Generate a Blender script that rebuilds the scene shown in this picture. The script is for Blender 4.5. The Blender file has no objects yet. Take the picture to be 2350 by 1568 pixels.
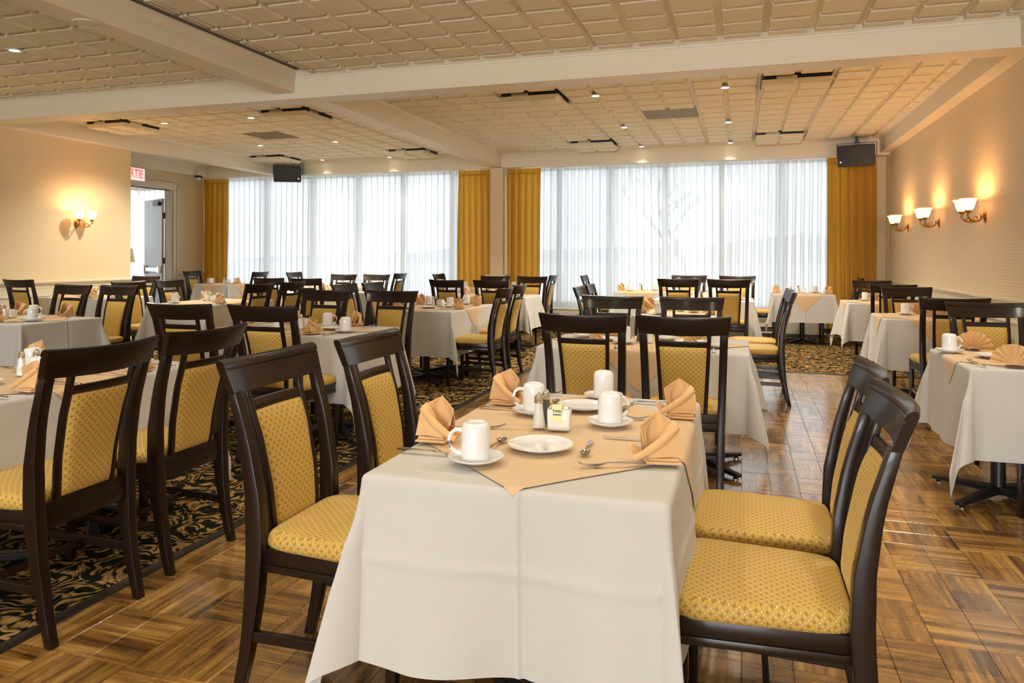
import bpy, bmesh, math, random
from mathutils import Vector, Matrix
PI = math.pi
sin, cos = math.sin, math.cos
rnd = random.Random(7)
C = bpy.context.scene.collection
sc = bpy.context.scene

# ------------------------------------------------------------------ camera
FPX = 1680.0; TH = math.atan(527/FPX); RHO = .003; CAMZ = 1.30
cam_d = bpy.data.cameras.new('camera'); cam = bpy.data.objects.new('camera', cam_d); C.objects.link(cam)
cam_d.sensor_width = 36; cam_d.sensor_fit = 'HORIZONTAL'; cam_d.lens = FPX/2350*36
cam_d.shift_y = -(784-589.5)/2350
cam_d.clip_start = .02; cam_d.clip_end = 500
Fv = Vector((-sin(TH), cos(TH), 0)); R0 = Vector((cos(TH), sin(TH), 0))
Rv = R0*cos(RHO)+Vector((0, 0, 1))*sin(RHO); Uv = -R0*sin(RHO)+Vector((0, 0, 1))*cos(RHO)
m = Matrix((Rv, Uv, -Fv)).transposed().to_4x4(); m.translation = Vector((0, 0, CAMZ))
cam.matrix_world = m
sc.camera = cam
# ------------------------------------------------------------------ view
vs = sc.view_settings
vs.view_transform = 'Standard'; vs.look = 'None'; vs.exposure = 0.62; vs.gamma = 1.0; vs.use_curve_mapping = False
# ------------------------------------------------------------------ world: bright overcast
w = bpy.data.worlds.new('world'); sc.world = w; w.use_nodes = True
nt = w.node_tree; bg = nt.nodes['Background']
tc = nt.nodes.new('ShaderNodeTexCoord'); nz = nt.nodes.new('ShaderNodeTexNoise'); nz.inputs['Scale'].default_value = 2.2; nz.inputs['Detail'].default_value = 4
cr = nt.nodes.new('ShaderNodeValToRGB')
cr.color_ramp.elements[0].position = .35; cr.color_ramp.elements[0].color = (.74, .82, .93, 1)
cr.color_ramp.elements[1].position = .65; cr.color_ramp.elements[1].color = (1, 1, 1, 1)
nt.links.new(tc.outputs['Generated'], nz.inputs['Vector']); nt.links.new(nz.outputs['Fac'], cr.inputs['Fac'])
nt.links.new(cr.outputs['Color'], bg.inputs['Color']); bg.inputs['Strength'].default_value = 2.3

def area(name, loc, size, energy, color, rot, portal=False, spread=PI):
    d = bpy.data.lights.new(name, 'AREA'); d.shape = 'RECTANGLE'; d.size, d.size_y = size
    d.energy = energy; d.color = color; d.spread = spread
    if portal: d.cycles.is_portal = True
    o = bpy.data.objects.new(name, d); o.location = loc; o.rotation_euler = rot; C.objects.link(o)
    return o
# daylight portals in the window openings (they only guide sky sampling)
area('window_portal', (-7.7, 13.12, 1.7), (5.5, 2.6), 1, (1, 1, 1), (-PI/2, 0, 0), True)
area('window_portal', (-1.35, 13.12, 1.7), (5.6, 2.6), 1, (1, 1, 1), (-PI/2, 0, 0), True)
area('window_portal', (-2.5, -9.12, 1.8), (8.6, 2.0), 1, (1, 1, 1), (PI/2, 0, 0), True)  # opening of the added rear window band
# added fill light behind the camera, shining in through the unseen rear opening
area('rear_fill_light', (-.6, -9.25, 1.8), (4.4, 2.0), 360, (.97, .98, 1), (PI/2, 0, 0))
WARM = (1.0, .89, .72)

# ------------------------------------------------------------------ helpers
class MB:
    def __init__(s): s.v = []; s.f = []; s.uv = []; s.hasuv = False
    def add(s, vs, fs, uvs=None):
        b = len(s.v); s.v += [tuple(p) for p in vs]
        for i, f in enumerate(fs):
            s.f.append(tuple(b+k for k in f)); s.uv.append(uvs[i] if uvs else None)
        if uvs: s.hasuv = True
        return s
    def hexa(s, p):
        return s.add(p, [(0, 3, 2, 1), (4, 5, 6, 7), (0, 1, 5, 4), (1, 2, 6, 5), (2, 3, 7, 6), (3, 0, 4, 7)])
    def box(s, x0, x1, y0, y1, z0, z1):
        return s.hexa([(x0, y0, z0), (x1, y0, z0), (x1, y1, z0), (x0, y1, z0), (x0, y0, z1), (x1, y0, z1), (x1, y1, z1), (x0, y1, z1)])
    def rings(s, rings, closed=True, cap=True):
        n = len(rings[0]); vs = [p for r in rings for p in r]; fs = []
        for i in range(len(rings)-1):
            for j in range(n if closed else n-1):
                k = (j+1) % n
                fs.append((i*n+j, i*n+k, (i+1)*n+k, (i+1)*n+j))
        if cap and closed:
            fs.append(tuple(range(n-1, -1, -1))); fs.append(tuple((len(rings)-1)*n+j for j in range(n)))
        return s.add(vs, fs)
    def tube(s, pts, r, n=8, cap=True):
        pts = [Vector(p) for p in pts]; rs = r if isinstance(r, (list, tuple)) else [r]*len(pts); out = []
        for i, p in enumerate(pts):
            t = (pts[min(i+1, len(pts)-1)]-pts[max(i-1, 0)]).normalized()
            up = Vector((0, 0, 1)) if abs(t.z) < .9 else Vector((1, 0, 0))
            a = t.cross(up).normalized(); b = a.cross(t).normalized()
            out.append([p+(a*cos(2*PI*k/n)+b*sin(2*PI*k/n))*rs[i] for k in range(n)])
        return s.rings(out, True, cap)
    def lathe(s, prof, n=24, c=(0, 0, 0), cap=False):
        out = [[(c[0]+r*cos(2*PI*k/n), c[1]+r*sin(2*PI*k/n), c[2]+z) for k in range(n)] for r, z in prof]
        return s.rings(out, True, cap)
    def grid(s, fn, us, vs_, uvfn=None):
        nu, nv = len(us), len(vs_); P = [fn(u, v) for u in us for v in vs_]; fs = []; uv = []
        for i in range(nu-1):
            for j in range(nv-1):
                fs.append((i*nv+j, (i+1)*nv+j, (i+1)*nv+j+1, i*nv+j+1))
                if uvfn: uv.append([uvfn(us[a], vs_[b]) for a, b in ((i, j), (i+1, j), (i+1, j+1), (i, j+1))])
        return s.add(P, fs, uv if uvfn else None)
    def prism(s, prof, a, b, nrm):
        """extrude profile (out,up) from a to b, out along nrm"""
        a, b, nrm = Vector(a), Vector(b), Vector(nrm); out = [[q+nrm*o+Vector((0, 0, u)) for o, u in prof] for q in (a, b)]
        return s.rings(out)
    def mesh(s, name, mat, smooth=True, angle=35, bevel=0, weld=False):
        me = bpy.data.meshes.new(name); me.from_pydata(s.v, [], s.f); 
        if s.hasuv:
            l = me.uv_layers.new(name='UVMap'); k = 0
            for i, f in enumerate(s.f):
                for j in range(len(f)):
                    l.data[k].uv = s.uv[i][j] if s.uv[i] else (0, 0); k += 1
        bm = bmesh.new(); bm.from_mesh(me)
        if weld: bmesh.ops.remove_doubles(bm, verts=bm.verts, dist=1e-5)
        bmesh.ops.recalc_face_normals(bm, faces=bm.faces)
        if bevel:
            es = [e for e in bm.edges if len(e.link_faces) == 2 and e.calc_face_angle(0) > .6]
            bmesh.ops.bevel(bm, geom=es, offset=bevel, segments=2, profile=.5, affect='EDGES', clamp_overlap=True)
        bm.to_mesh(me); bm.free()
        if smooth: me.shade_smooth(); me.set_sharp_from_angle(angle=math.radians(angle))
        me.materials.append(mat)
        return me
def link(name, me, parent=None, loc=None, rot=None):
    o = bpy.data.objects.new(name, me); C.objects.link(o)
    if parent is not None: o.parent = parent
    if loc is not None: o.location = loc
    if rot is not None: o.rotation_euler = rot
    return o
def obj(name, mb, mat, parent=None, loc=None, rot=None, **k): return link(name, mb.mesh(name, mat, **k), parent, loc, rot)
def tag(o, label, cat, group=None):
    o['label'] = label; o['category'] = cat
    if group: o['group'] = group
    return o
def thing(name, label, cat, loc=(0, 0, 0), rz=0, group=None):
    o = bpy.data.objects.new(name, None); C.objects.link(o); o.location = loc; o.rotation_euler = (0, 0, rz); o.empty_display_size = .1
    return tag(o, label, cat, group)
def struct(o): o['kind'] = 'structure'; return o
def stuff(o): o['kind'] = 'stuff'; return o
def dup(root, loc, rz, label, group=None, scale=None):
    r = root.copy(); C.objects.link(r); r.location = loc; r.rotation_euler = (0, 0, rz); r['label'] = label
    if group: r['group'] = group
    if scale: r.scale = (scale,)*3
    for ch in list(root.children):
        c = ch.copy(); C.objects.link(c); c.parent = r
        for g in ch.children:
            d = g.copy(); C.objects.link(d); d.parent = c
    return r
def lin(a, b, n): return [a+(b-a)*i/(n-1) for i in range(n)]

# ------------------------------------------------------------------ materials
class NT:
    def __init__(s, name):
        s.m = bpy.data.materials.new(name); s.m.use_nodes = True; s.t = s.m.node_tree; s.p = s.t.nodes['Principled BSDF']; s.o = s.t.nodes['Material Output']
    def n(s, typ, **k):
        x = s.t.nodes.new('ShaderNode'+typ)
        for a, b in k.items(): setattr(x, a, b)
        return x
    def l(s, a, b): s.t.links.new(a, b)
    def math(s, op, a, b=None, c=None):
        x = s.n('Math', operation=op)
        for i, q in enumerate((a, b, c)):
            if q is None: continue
            if isinstance(q, (int, float)): x.inputs[i].default_value = q
            else: s.l(q, x.inputs[i])
        return x.outputs[0]
    def mix(s, f, a, b):
        x = s.n('Mix', data_type='RGBA')
        for i, q in ((0, f), (6, a), (7, b)):
            if isinstance(q, (int, float)): x.inputs[i].default_value = q
            elif isinstance(q, tuple): x.inputs[i].default_value = q+(1,) if len(q) == 3 else q
            else: s.l(q, x.inputs[i])
        return x.outputs[2]
    def ramp(s, f, stops):
        x = s.n('ValToRGB'); e = x.color_ramp.elements
        while len(e) < len(stops): e.new(.5)
        for i, (p, c) in enumerate(stops): e[i].position = p; e[i].color = c+(1,) if isinstance(c, tuple) else (c, c, c, 1)
        s.l(f, x.inputs[0]); return x.outputs[0]
    def noise(s, vec, scale, detail=3, rough=.5, dist=0):
        x = s.n('TexNoise'); x.inputs['Scale'].default_value = scale; x.inputs['Detail'].default_value = detail
        x.inputs['Roughness'].default_value = rough; x.inputs['Distortion'].default_value = dist
        if vec is not None: s.l(vec, x.inputs['Vector'])
        return x.outputs[0]
    def bump(s, h, st, dist=.002):
        x = s.n('Bump'); x.inputs['Strength'].default_value = st; x.inputs['Distance'].default_value = dist; s.l(h, x.inputs['Height'])
        s.l(x.outputs[0], s.p.inputs['Normal'])
    def pos(s): return s.n('NewGeometry').outputs['Position']
    def objc(s): return s.n('TexCoord').outputs['Object']
    def mapv(s, v, sc_=(1, 1, 1), rot=(0, 0, 0)):
        x = s.n('Mapping'); x.inputs['Scale'].default_value = sc_; x.inputs['Rotation'].default_value = rot; s.l(v, x.inputs['Vector']); return x.outputs[0]
    def base(s, c):
        i = s.p.inputs['Base Color']
        if isinstance(c, tuple): i.default_value = c+(1,)
        else: s.l(c, i)
    def set(s, **k):
        for a, b in k.items(): s.p.inputs[a.replace('_', ' ')].default_value = b
        return s
def simple(name, col, rough=.5, metal=0, var=0, scale=20, bump=0, bs=200, **k):
    a = NT(name); a.set(Roughness=rough, Metallic=metal, **k)
    v = a.objc()
    if var:
        f = a.noise(v, scale); a.base(a.mix(f, tuple(c*(1-var) for c in col), tuple(min(1, c*(1+var)) for c in col)))
    else: a.base(col)
    if bump: a.bump(a.noise(v, bs, 2), bump)
    return a.m

M = {}
def wood():
    a = NT('espresso_wood'); v = a.mapv(a.objc(), (40, 40, 6)); f = a.noise(v, 2.5, 4, .6)
    a.base(a.mix(f, (.008, .0035, .0018), (.020, .009, .0045))); a.set(Roughness=.34, Coat_Weight=.22, Coat_Roughness=.12, Specular_IOR_Level=.28); return a.m
M['wood'] = wood()
def chair_fabric(name, base, dark, dotc, scale):
    a = NT(name); uv = a.n('TexCoord').outputs['UV']; v = a.mapv(uv, (scale, scale, 1), (0, 0, 0))
    sp = a.n('SeparateXYZ'); a.l(v, sp.inputs[0]); x, y = sp.outputs[0], sp.outputs[1]
    # wavy cell borders so that cells read as leaves
    g = a.math('ABSOLUTE', a.math('MULTIPLY', a.math('SINE', a.math('MULTIPLY', x, PI)), a.math('SINE', a.math('MULTIPLY', y, PI))))
    d = a.math('MULTIPLY', a.math('COSINE', a.math('MULTIPLY', x, PI)), a.math('COSINE', a.math('MULTIPLY', y, PI)))
    # petals run between dotted corners; the undotted corners stay dark
    e = a.math('MINIMUM', a.math('MULTIPLY', g, 2.6), a.math('MULTIPLY', a.math('ADD', d, .80), 1.6))
    e = a.math('MAXIMUM', e, a.math('MULTIPLY', a.math('SUBTRACT', d, .72), 2.5))
    col = a.ramp(e, [(.02, dark), (.30, tuple(.5*(p+q) for p, q in zip(base, dark))), (.62, base), (1.0, tuple(min(1, c*1.10) for c in base))])
    dot = a.math('GREATER_THAN', d, .90)
    a.base(a.mix(dot, col, dotc)); a.set(Roughness=.55, Sheen_Weight=.35, Sheen_Roughness=.4, Sheen_Tint=(1, .8, .4, 1), Specular_IOR_Level=.35)
    a.bump(g, .35, .001); return a.m
M['gold'] = chair_fabric('gold_leaf_upholstery', (.56, .36, .080), (.36, .21, .035), (.84, .70, .44), 76)
def cloth_mat(name, col, wv=.05):
    a = NT(name); v = a.objc(); f = a.noise(v, 5, 3); wn = a.noise(v, 900, 1)
    a.base(a.mix(f, tuple(c*(1-wv) for c in col), col)); a.set(Roughness=.75, Sheen_Weight=.2, Specular_IOR_Level=.25)
    h = a.math('ADD', a.math('MULTIPLY', wn, .05), a.noise(a.mapv(v, (1, 1, .6)), 7, 3, .5))
    a.bump(h, .28, .012)
    return a.m
M['linen'] = cloth_mat('ivory_tablecloth_fabric', (.575, .565, .535))
M['peach'] = cloth_mat('peach_topper_fabric', (.70, .50, .29), .06)
M['napkin'] = cloth_mat('apricot_napkin_fabric', (.74, .46, .21), .08)
M['china'] = simple('white_china', (.82, .83, .83), .12, Coat_Weight=.4)
M['steel'] = simple('polished_cutlery_steel', (.62, .60, .56), .14, 1)
M['chrome'] = simple('chrome', (.75, .73, .70), .08, 1)
M['black'] = simple('black_metal', (.012, .012, .013), .4)
M['salt'] = simple('salt', (.85, .84, .80), .8)
M['pepper'] = simple('ground_pepper', (.12, .10, .07), .8, var=.6, scale=400)
def glass(name, col, alpha, rough=.05):
    a = NT(name); tr = a.n('BsdfTransparent'); tr.inputs[0].default_value = col+(1,); gl = a.n('BsdfGlossy'); gl.inputs['Roughness'].default_value = rough
    lw = a.n('LayerWeight'); lw.inputs[0].default_value = .5; fq = a.math('MULTIPLY_ADD', a.math('POWER', lw.outputs['Facing'], 4.0), .55, .05); mx = a.n('MixShader')
    a.l(fq, mx.inputs[0]); a.l(tr.outputs[0], mx.inputs[1]); a.l(gl.outputs[0], mx.inputs[2]); a.l(mx.outputs[0], a.o.inputs[0]); return a.m
M['glass'] = glass('window_glass', (.96, .98, .98), 1)
M['shaker_glass'] = glass('shaker_glass', (.97, .98, .97), 1)
M['paint'] = simple('cream_painted_wood', (.76, .70, .55), .42, var=.03, scale=3)
M['beam'] = simple('cream_beam_paint', (.84, .775, .63), .5, var=.03, scale=2)
def wallpaper():
    a = NT('beige_grasscloth_wallpaper'); p = a.pos(); sp = a.n('SeparateXYZ'); a.l(p, sp.inputs[0])
    st = a.math('SINE', a.math('MULTIPLY', sp.outputs[2], 2*PI/.028)); nn = a.noise(a.mapv(p, (3, 3, 60)), 3, 3)
    f = a.math('ADD', a.math('MULTIPLY', st, .5), a.math('MULTIPLY', nn, 1.0))
    f = a.math('MULTIPLY_ADD', f, .5, .25)
    big = a.noise(p, .8, 2)
    a.base(a.mix(f, (.70, .565, .36), (.81, .69, .475))); a.set(Roughness=.6, Specular_IOR_Level=.3); a.bump(f, .3, .003); return a.m
M['wallpaper'] = wallpaper()
def ceil_tile():
    a = NT('textured_ceiling_tile'); p = a.pos(); f = a.noise(p, 90, 3, .6)
    a.base(a.mix(f, (.78, .71, .55), (.94, .88, .72))); a.set(Roughness=.9, Specular_IOR_Level=.1); a.bump(f, .9, .006); return a.m
M['ceiling'] = ceil_tile()
M['tbar'] = simple('cream_ceiling_grid_metal', (.66, .57, .42), .5)
def drape():
    a = NT('gold_drape_fabric'); f = a.noise(a.mapv(a.objc(), (30, 30, 1)), 3, 2); a.base(a.mix(f, (.54, .30, .028), (.68, .40, .045)))
    a.set(Roughness=.6, Sheen_Weight=.3, Specular_IOR_Level=.25)
    tl = a.n('BsdfTranslucent'); tl.inputs[0].default_value = (.75, .40, .05, 1); mx = a.n('MixShader'); mx.inputs[0].default_value = .30
    a.l(a.p.outputs[0], mx.inputs[1]); a.l(tl.outputs[0], mx.inputs[2]); a.l(mx.outputs[0], a.o.inputs[0]); return a.m
M['drape'] = drape()
def sheer(name, open_, col=(.76, .77, .76)):
    a = NT(name); lw = a.n('LayerWeight'); lw.inputs[0].default_value = .35
    op = a.math('MULTIPLY', a.math('SUBTRACT', 1.0, lw.outputs['Facing']), open_)
    tl = a.n('BsdfTranslucent'); a.l(a.mix(a.math('POWER', lw.outputs['Facing'], 1.2), col, tuple(c*.12 for c in col)), tl.inputs[0]); df = a.n('BsdfDiffuse'); df.inputs[0].default_value = (.88, .88, .86, 1)
    m1 = a.n('MixShader'); m1.inputs[0].default_value = .30; a.l(tl.outputs[0], m1.inputs[1]); a.l(df.outputs[0], m1.inputs[2])
    tr = a.n('BsdfTransparent'); m2 = a.n('MixShader'); a.l(op, m2.inputs[0]); a.l(m1.outputs[0], m2.inputs[1]); a.l(tr.outputs[0], m2.inputs[2])
    a.l(m2.outputs[0], a.o.inputs[0]); return a.m
M['sheer'] = sheer('sheer_voile', .12)
M['sheer_hem'] = sheer('sheer_voile_hem', .15)
def floor_wood():
    a = NT('parquet_plank_tiles'); p = a.pos(); sp = a.n('SeparateXYZ'); a.l(p, sp.inputs[0]); x, y = sp.outputs[0], sp.outputs[1]
    T = .31
    ix = a.math('FLOOR', a.math('DIVIDE', a.math('ADD', x, 1.546+T*20), T)); iy = a.math('FLOOR', a.math('DIVIDE', a.math('SUBTRACT', y, 1.85-T*20), T))
    par = a.math('MODULO', a.math('ADD', ix, iy), 2.0)
    jx = a.math('FLOOR', a.math('DIVIDE', a.math('ADD', x, 1.546+T*20), T/2)); jy = a.math('FLOOR', a.math('DIVIDE', a.math('SUBTRACT', y, 1.85-T*20), T/2))
    cb = a.n('CombineXYZ'); a.l(ix, cb.inputs[0]); a.l(iy, cb.inputs[1]); wn = a.n('TexWhiteNoise', noise_dimensions='2D'); a.l(cb.outputs[0], wn.inputs['Vector'])
    cb3 = a.n('CombineXYZ'); a.l(jx, cb3.inputs[0]); a.l(jy, cb3.inputs[1]); wn2 = a.n('TexWhiteNoise', noise_dimensions='2D'); a.l(cb3.outputs[0], wn2.inputs['Vector'])
    mv = a.n('Mix', data_type='VECTOR'); a.l(par, mv.inputs[0])
    c1 = a.n('CombineXYZ'); a.l(x, c1.inputs[0]); a.l(y, c1.inputs[1]); c2 = a.n('CombineXYZ'); a.l(y, c2.inputs[0]); a.l(x, c2.inputs[1])
    a.l(c1.outputs[0], mv.inputs[4]); a.l(c2.outputs[0], mv.inputs[5])
    off = a.n('VectorMath', operation='MULTIPLY_ADD'); a.l(wn.outputs['Color'], off.inputs[0]); off.inputs[1].default_value = (7, 7, 7); a.l(mv.outputs[1], off.inputs[2])
    g1 = a.noise(a.mapv(off.outputs[0], (2.2, 30, 1)), 1.2, 4, .5, .7)
    g2 = a.noise(a.mapv(off.outputs[0], (14, 260, 1)), 1, 3, .6, .3)
    strip = a.n('TexWhiteNoise', noise_dimensions='2D'); sv = a.n('VectorMath', operation='FLOOR'); a.l(a.mapv(off.outputs[0], (.8, 22, 1)), sv.inputs[0]); a.l(sv.outputs[0], strip.inputs['Vector'])
    f = a.math('ADD', a.math('MULTIPLY', g1, .95), a.math('MULTIPLY', g2, .20))
    f = a.math('ADD', f, a.math('MULTIPLY', strip.outputs['Value'], .24)); f = a.math('ADD', f, a.math('MULTIPLY', wn2.outputs['Value'], .14))
    col = a.ramp(f, [(.50, (.055, .022, .004)), (.64, (.165, .075, .013)), (.82, (.36, .18, .036)), (1.02, (.58, .33, .09))])
    a.base(col); a.set(Roughness=.30, Coat_Weight=1.0, Coat_Roughness=.17, Coat_IOR=2.0); 
    sc2 = a.noise(a.mapv(p, (1, 1, 1)), 14, 4, .7)
    a.l(a.math('MULTIPLY_ADD', sc2, .28, .14), a.p.inputs['Roughness'])
    a.bump(f, .18, .002); return a.m
M['parquet'] = floor_wood()
def carpet():
    a = NT('dark_leaf_scroll_carpet'); p = a.pos()
    wob = a.n('TexNoise'); wob.inputs['Scale'].default_value = 5.5; wob.inputs['Detail'].default_value = 1; a.l(p, wob.inputs['Vector'])
    v = a.n('VectorMath', operation='MULTIPLY_ADD'); a.l(wob.outputs['Color'], v.inputs[0]); v.inputs[1].default_value = (.34, .34, 0); a.l(p, v.inputs[2])
    vor = a.n('TexVoronoi', voronoi_dimensions='2D'); vor.inputs['Scale'].default_value = 16; a.l(a.mapv(v.outputs[0], (1.9, .62, 1), (0, 0, .5)), vor.inputs['Vector'])
    vor2 = a.n('TexVoronoi', voronoi_dimensions='2D'); vor2.inputs['Scale'].default_value = 15; a.l(a.mapv(v.outputs[0], (.62, 1.9, 1), (0, 0, .2)), vor2.inputs['Vector'])
    f = a.math('MINIMUM', vor.outputs['Distance'], vor2.outputs['Distance'])
    msk = a.noise(p, 9, 2); thr = a.math('MULTIPLY_ADD', msk, .50, .07)
    lf = a.math('SUBTRACT', thr, f)
    leaf = a.ramp(a.math('MULTIPLY_ADD', lf, 4.0, .30), [(.32, (.013, .015, .008)), (.42, (.10, .065, .020)), (.75, (.35, .21, .070)), (1, (.46, .29, .11))])
    a.base(leaf); a.set(Roughness=.95, Specular_IOR_Level=.05); a.bump(a.noise(p, 700, 2), .5, .003); return a.m
M['carpet'] = carpet()
def emit(name, col, st):
    a = NT(name); a.base((.8, .8, .8)); a.p.inputs['Emission Color'].default_value = col+(1,); a.p.inputs['Emission Strength'].default_value = st; return a.m
M['bulb'] = emit('lamp_glow', (1, .84, .60), 9)
def shade_glass():
    a = NT('alabaster_shade_glass'); f = a.noise(a.objc(), 25, 4, .6, 1.5)
    a.base((.9, .72, .5)); a.l(a.mix(f, (1, .58, .22), (1, .80, .48)), a.p.inputs['Emission Color']); a.p.inputs['Emission Strength'].default_value = 1.7; a.set(Roughness=.4)
    tr = a.n('BsdfTranslucent'); tr.inputs[0].default_value = (1, .7, .4, 1); mx = a.n('MixShader'); mx.inputs[0].default_value = .3
    a.l(a.p.outputs[0], mx.inputs[1]); a.l(tr.outputs[0], mx.inputs[2]); a.l(mx.outputs[0], a.o.inputs[0]); return a.m
M['shade'] = shade_glass()
M['brass'] = simple('antique_brass', (.42, .24, .07), .32, 1, var=.4, scale=60)
M['speaker'] = simple('speaker_cabinet_black', (.025, .027, .032), .55, bump=.2, bs=300)
M['grille'] = simple('speaker_grille', (.035, .038, .045), .5, .2, bump=.6, bs=500)
M['door_grey'] = simple('grey_painted_steel', (.60, .62, .64), .45)
M['alu'] = simple('aluminium_mullion', (.55, .56, .57), .45, .3)
M['snow'] = simple('pale_ground', (.62, .64, .66), .9, var=.1, scale=.3)
M['hill'] = simple('distant_hill_cover', (.42, .45, .50), .95, var=.15, scale=.05)
M['bark'] = simple('bare_bark', (.22, .20, .19), .9)
M['white'] = simple('white_plastic', (.75, .73, .68), .4)
M['packet'] = simple('pale_yellow_paper', (.86, .80, .38), .6)
M['packet_b'] = simple('white_packet_paper', (.85, .84, .80), .6)
M['ink'] = simple('blue_print', (.03, .06, .20), .6)
M['red'] = emit('red_exit_letters', (1, .03, .05), .85)
M['signface'] = emit('exit_sign_face', (1, .90, .84), .50)
M['trimdark'] = simple('dark_metal_edge_strip', (.07, .055, .045), .35, .6)
M['louver'] = simple('olive_perforated_metal', (.30, .25, .13), .6, var=.1, scale=30)
M['mirror'] = simple('reflector_metal', (.8, .82, .85), .15, 1)
M['plaster'] = simple('plain_plaster', (.52, .46, .37), .9)

# ------------------------------------------------------------------ room shell
XR = 2.2; XL = -9.0; XD = -10.8; YW = 12.95; YB = -9.0; ZC = 3.2; ZB = 2.93; YLE = 9.02
b = MB().box(-13.5, 2.4, YB-.2, 13.05, -.12, -.012); floor = struct(obj('floor', b, M['plaster'], smooth=False))
YE = 8.83; XE = -2.30
# parquet tiles .155 m
T = .155; tiles = []
i0 = math.floor((XE+1.546)/T); i1 = math.ceil((XR+1.546)/T); j0 = math.floor((YB-1.85)/T); j1 = math.ceil((YE-1.85)/T)
def vis(x, y):
    d = -x*sin(TH)+y*cos(TH); r = x*cos(TH)+y*sin(TH)
    if d < .3: return 1e9
    px = 1175+FPX*r/d; py = 589.5+FPX*1.3/d
    if px < -40 or px > 2390 or py > 1640: return 1e9
    return d
for i in range(i0, i1):
    for j in range(j0, j1):
        x0 = max(-1.546+i*T, XE); x1 = min(-1.546+(i+1)*T, XR); y0 = 1.85+j*T; y1 = min(y0+T, YE)
        if x1-x0 < .01 or y1-y0 < .01: continue
        tiles.append((vis((x0+x1)/2, (y0+y1)/2), x0, x1, y0, y1))
tiles.sort(); cache = {}
def tile_geo(mb, w_, h_, ox=0, oy=0):
    g = .0008; c = .0008; x0, x1, y0, y1 = ox-w_/2+g, ox+w_/2-g, oy-h_/2+g, oy+h_/2-g
    mb.rings([[(x0, y0, -.010), (x1, y0, -.010), (x1, y1, -.010), (x0, y1, -.010)], [(x0, y0, -c), (x1, y0, -c), (x1, y1, -c), (x0, y1, -c)],
              [(x0+c, y0+c, 0), (x1-c, y0+c, 0), (x1-c, y1-c, 0), (x0+c, y1-c, 0)]])
pq = thing('parquet_floor', 'brown wooden parquet tiles in a basket pattern beside the carpet', 'floor'); del pq['label'], pq['category']; struct(pq)
rest = MB()
for k, (d, x0, x1, y0, y1) in enumerate(tiles):
    w_, h_ = round(x1-x0, 3), round(y1-y0, 3)
    if k < 290:
        if (w_, h_) not in cache:
            t = MB(); tile_geo(t, w_, h_); cache[(w_, h_)] = t.mesh('floor_tile', M['parquet'], smooth=False)
        link('floor_tile', cache[(w_, h_)], pq, ((x0+x1)/2, (y0+y1)/2, rnd.uniform(-.0006, .0004)))
    else: tile_geo(rest, w_, h_, (x0+x1)/2, (y0+y1)/2)
stuff(obj('far_floor_tiles', rest, M['parquet'], pq, smooth=False))
cp = struct(obj('floor_carpet', MB().box(XD-2.2, XE-.05, YB, 13.0, -.01, .004).box(XE-.05, XR, YE+.05, 13.0, -.01, .004), M['carpet'], smooth=False))
prof = [(0, -.01), (0, .004), (.008, .009), (.052, .005), (.056, -.01)]
tr = struct(obj('trim_1', MB().prism(prof, (XE-.055, YB, 0), (XE-.055, YE+.05, 0), (1, 0, 0)), M['trimdark'], angle=60))
tr = struct(obj('trim_2', MB().prism([(o, u) for o, u in prof], (XE, YE+.055, 0), (XR, YE+.055, 0), (0, -1, 0)), M['trimdark'], angle=60))

struct(obj('wall_right', MB().box(XR, XR+.15, YB, 13.0, -.01, 3.4), M['wallpaper'], smooth=False))
struct(obj('wall_left', MB().box(XL-.15, XL, YB, YLE, -.01, 3.4), M['wallpaper'], smooth=False))
# wall with the door
DY0, DY1, DZ = 10.35, 11.86, 2.60
struct(obj('wall_door_side', MB().box(XD-.15, XD, 8.2, DY0, -.01, 3.4).box(XD-.15, XD, DY1, 13.0, -.01, 3.4).box(XD-.15, XD, DY0, DY1, DZ, 3.4)
           .box(XD-.15, XL-.15, 8.05, 8.2, -.01, 3.4), M['wallpaper'], smooth=False))
# back wall behind the camera with a window band added to let in fill light
struct(obj('wall_back', MB().box(XL, XR+.15, YB-.15, YB, -.01, .8).box(XL, XR+.15, YB-.15, YB, 2.8, 3.4).box(XL, -6.8, YB-.15, YB, .8, 2.8).box(1.8, XR+.15, YB-.15, YB, .8, 2.8), M['wallpaper'], smooth=False))
# window wall
WINS = [(-10.62, -4.55), (-3.95, 1.55)]; SILL = .42
wf = MB().box(XD-.15, XR+.15, 12.98, 13.2, -.01, SILL).box(XD-.15, XR+.15, 12.98, 13.2, 2.95, 3.4)
for x0, x1 in ((XD-.15, -10.62), (-4.55, -3.95), (1.55, XR+.15)): wf.box(x0, x1, 12.98, 13.2, SILL, 2.95)
struct(obj('wall_window_side', wf, M['wallpaper'], smooth=False))
for n, (x0, x1) in enumerate(WINS):
    f = MB(); yy0, yy1 = 13.02, 13.10
    f.box(x0, x1, yy0, yy1, SILL, SILL+.07).box(x0, x1, yy0, yy1, 2.88, 2.95).box(x0, x0+.07, yy0, yy1, SILL, 2.95).box(x1-.07, x1, yy0, yy1, SILL, 2.95)
    wn = struct(obj('window_%d' % (n+1), f, M['alu'], smooth=False, bevel=.004))
    ms = (-9.45, -8.35, -7.30, -6.31, -5.26) if n == 0 else (-3.18, -2.23, -1.28, -.33, .63)
    e = [x0+.07]+[q for q in ms]+[x1-.07]
    for q in ms: obj('mullion', MB().box(q-.045, q+.045, 12.99, 13.12, SILL+.07, 2.88), M['alu'], wn, smooth=False, bevel=.004)
    for a_, b_ in zip(e[:-1], e[1:]): obj('pane', MB().box(a_+.03, b_-.03, 13.058, 13.062, SILL+.06, 2.89), M['glass'], wn, smooth=False)

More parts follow.
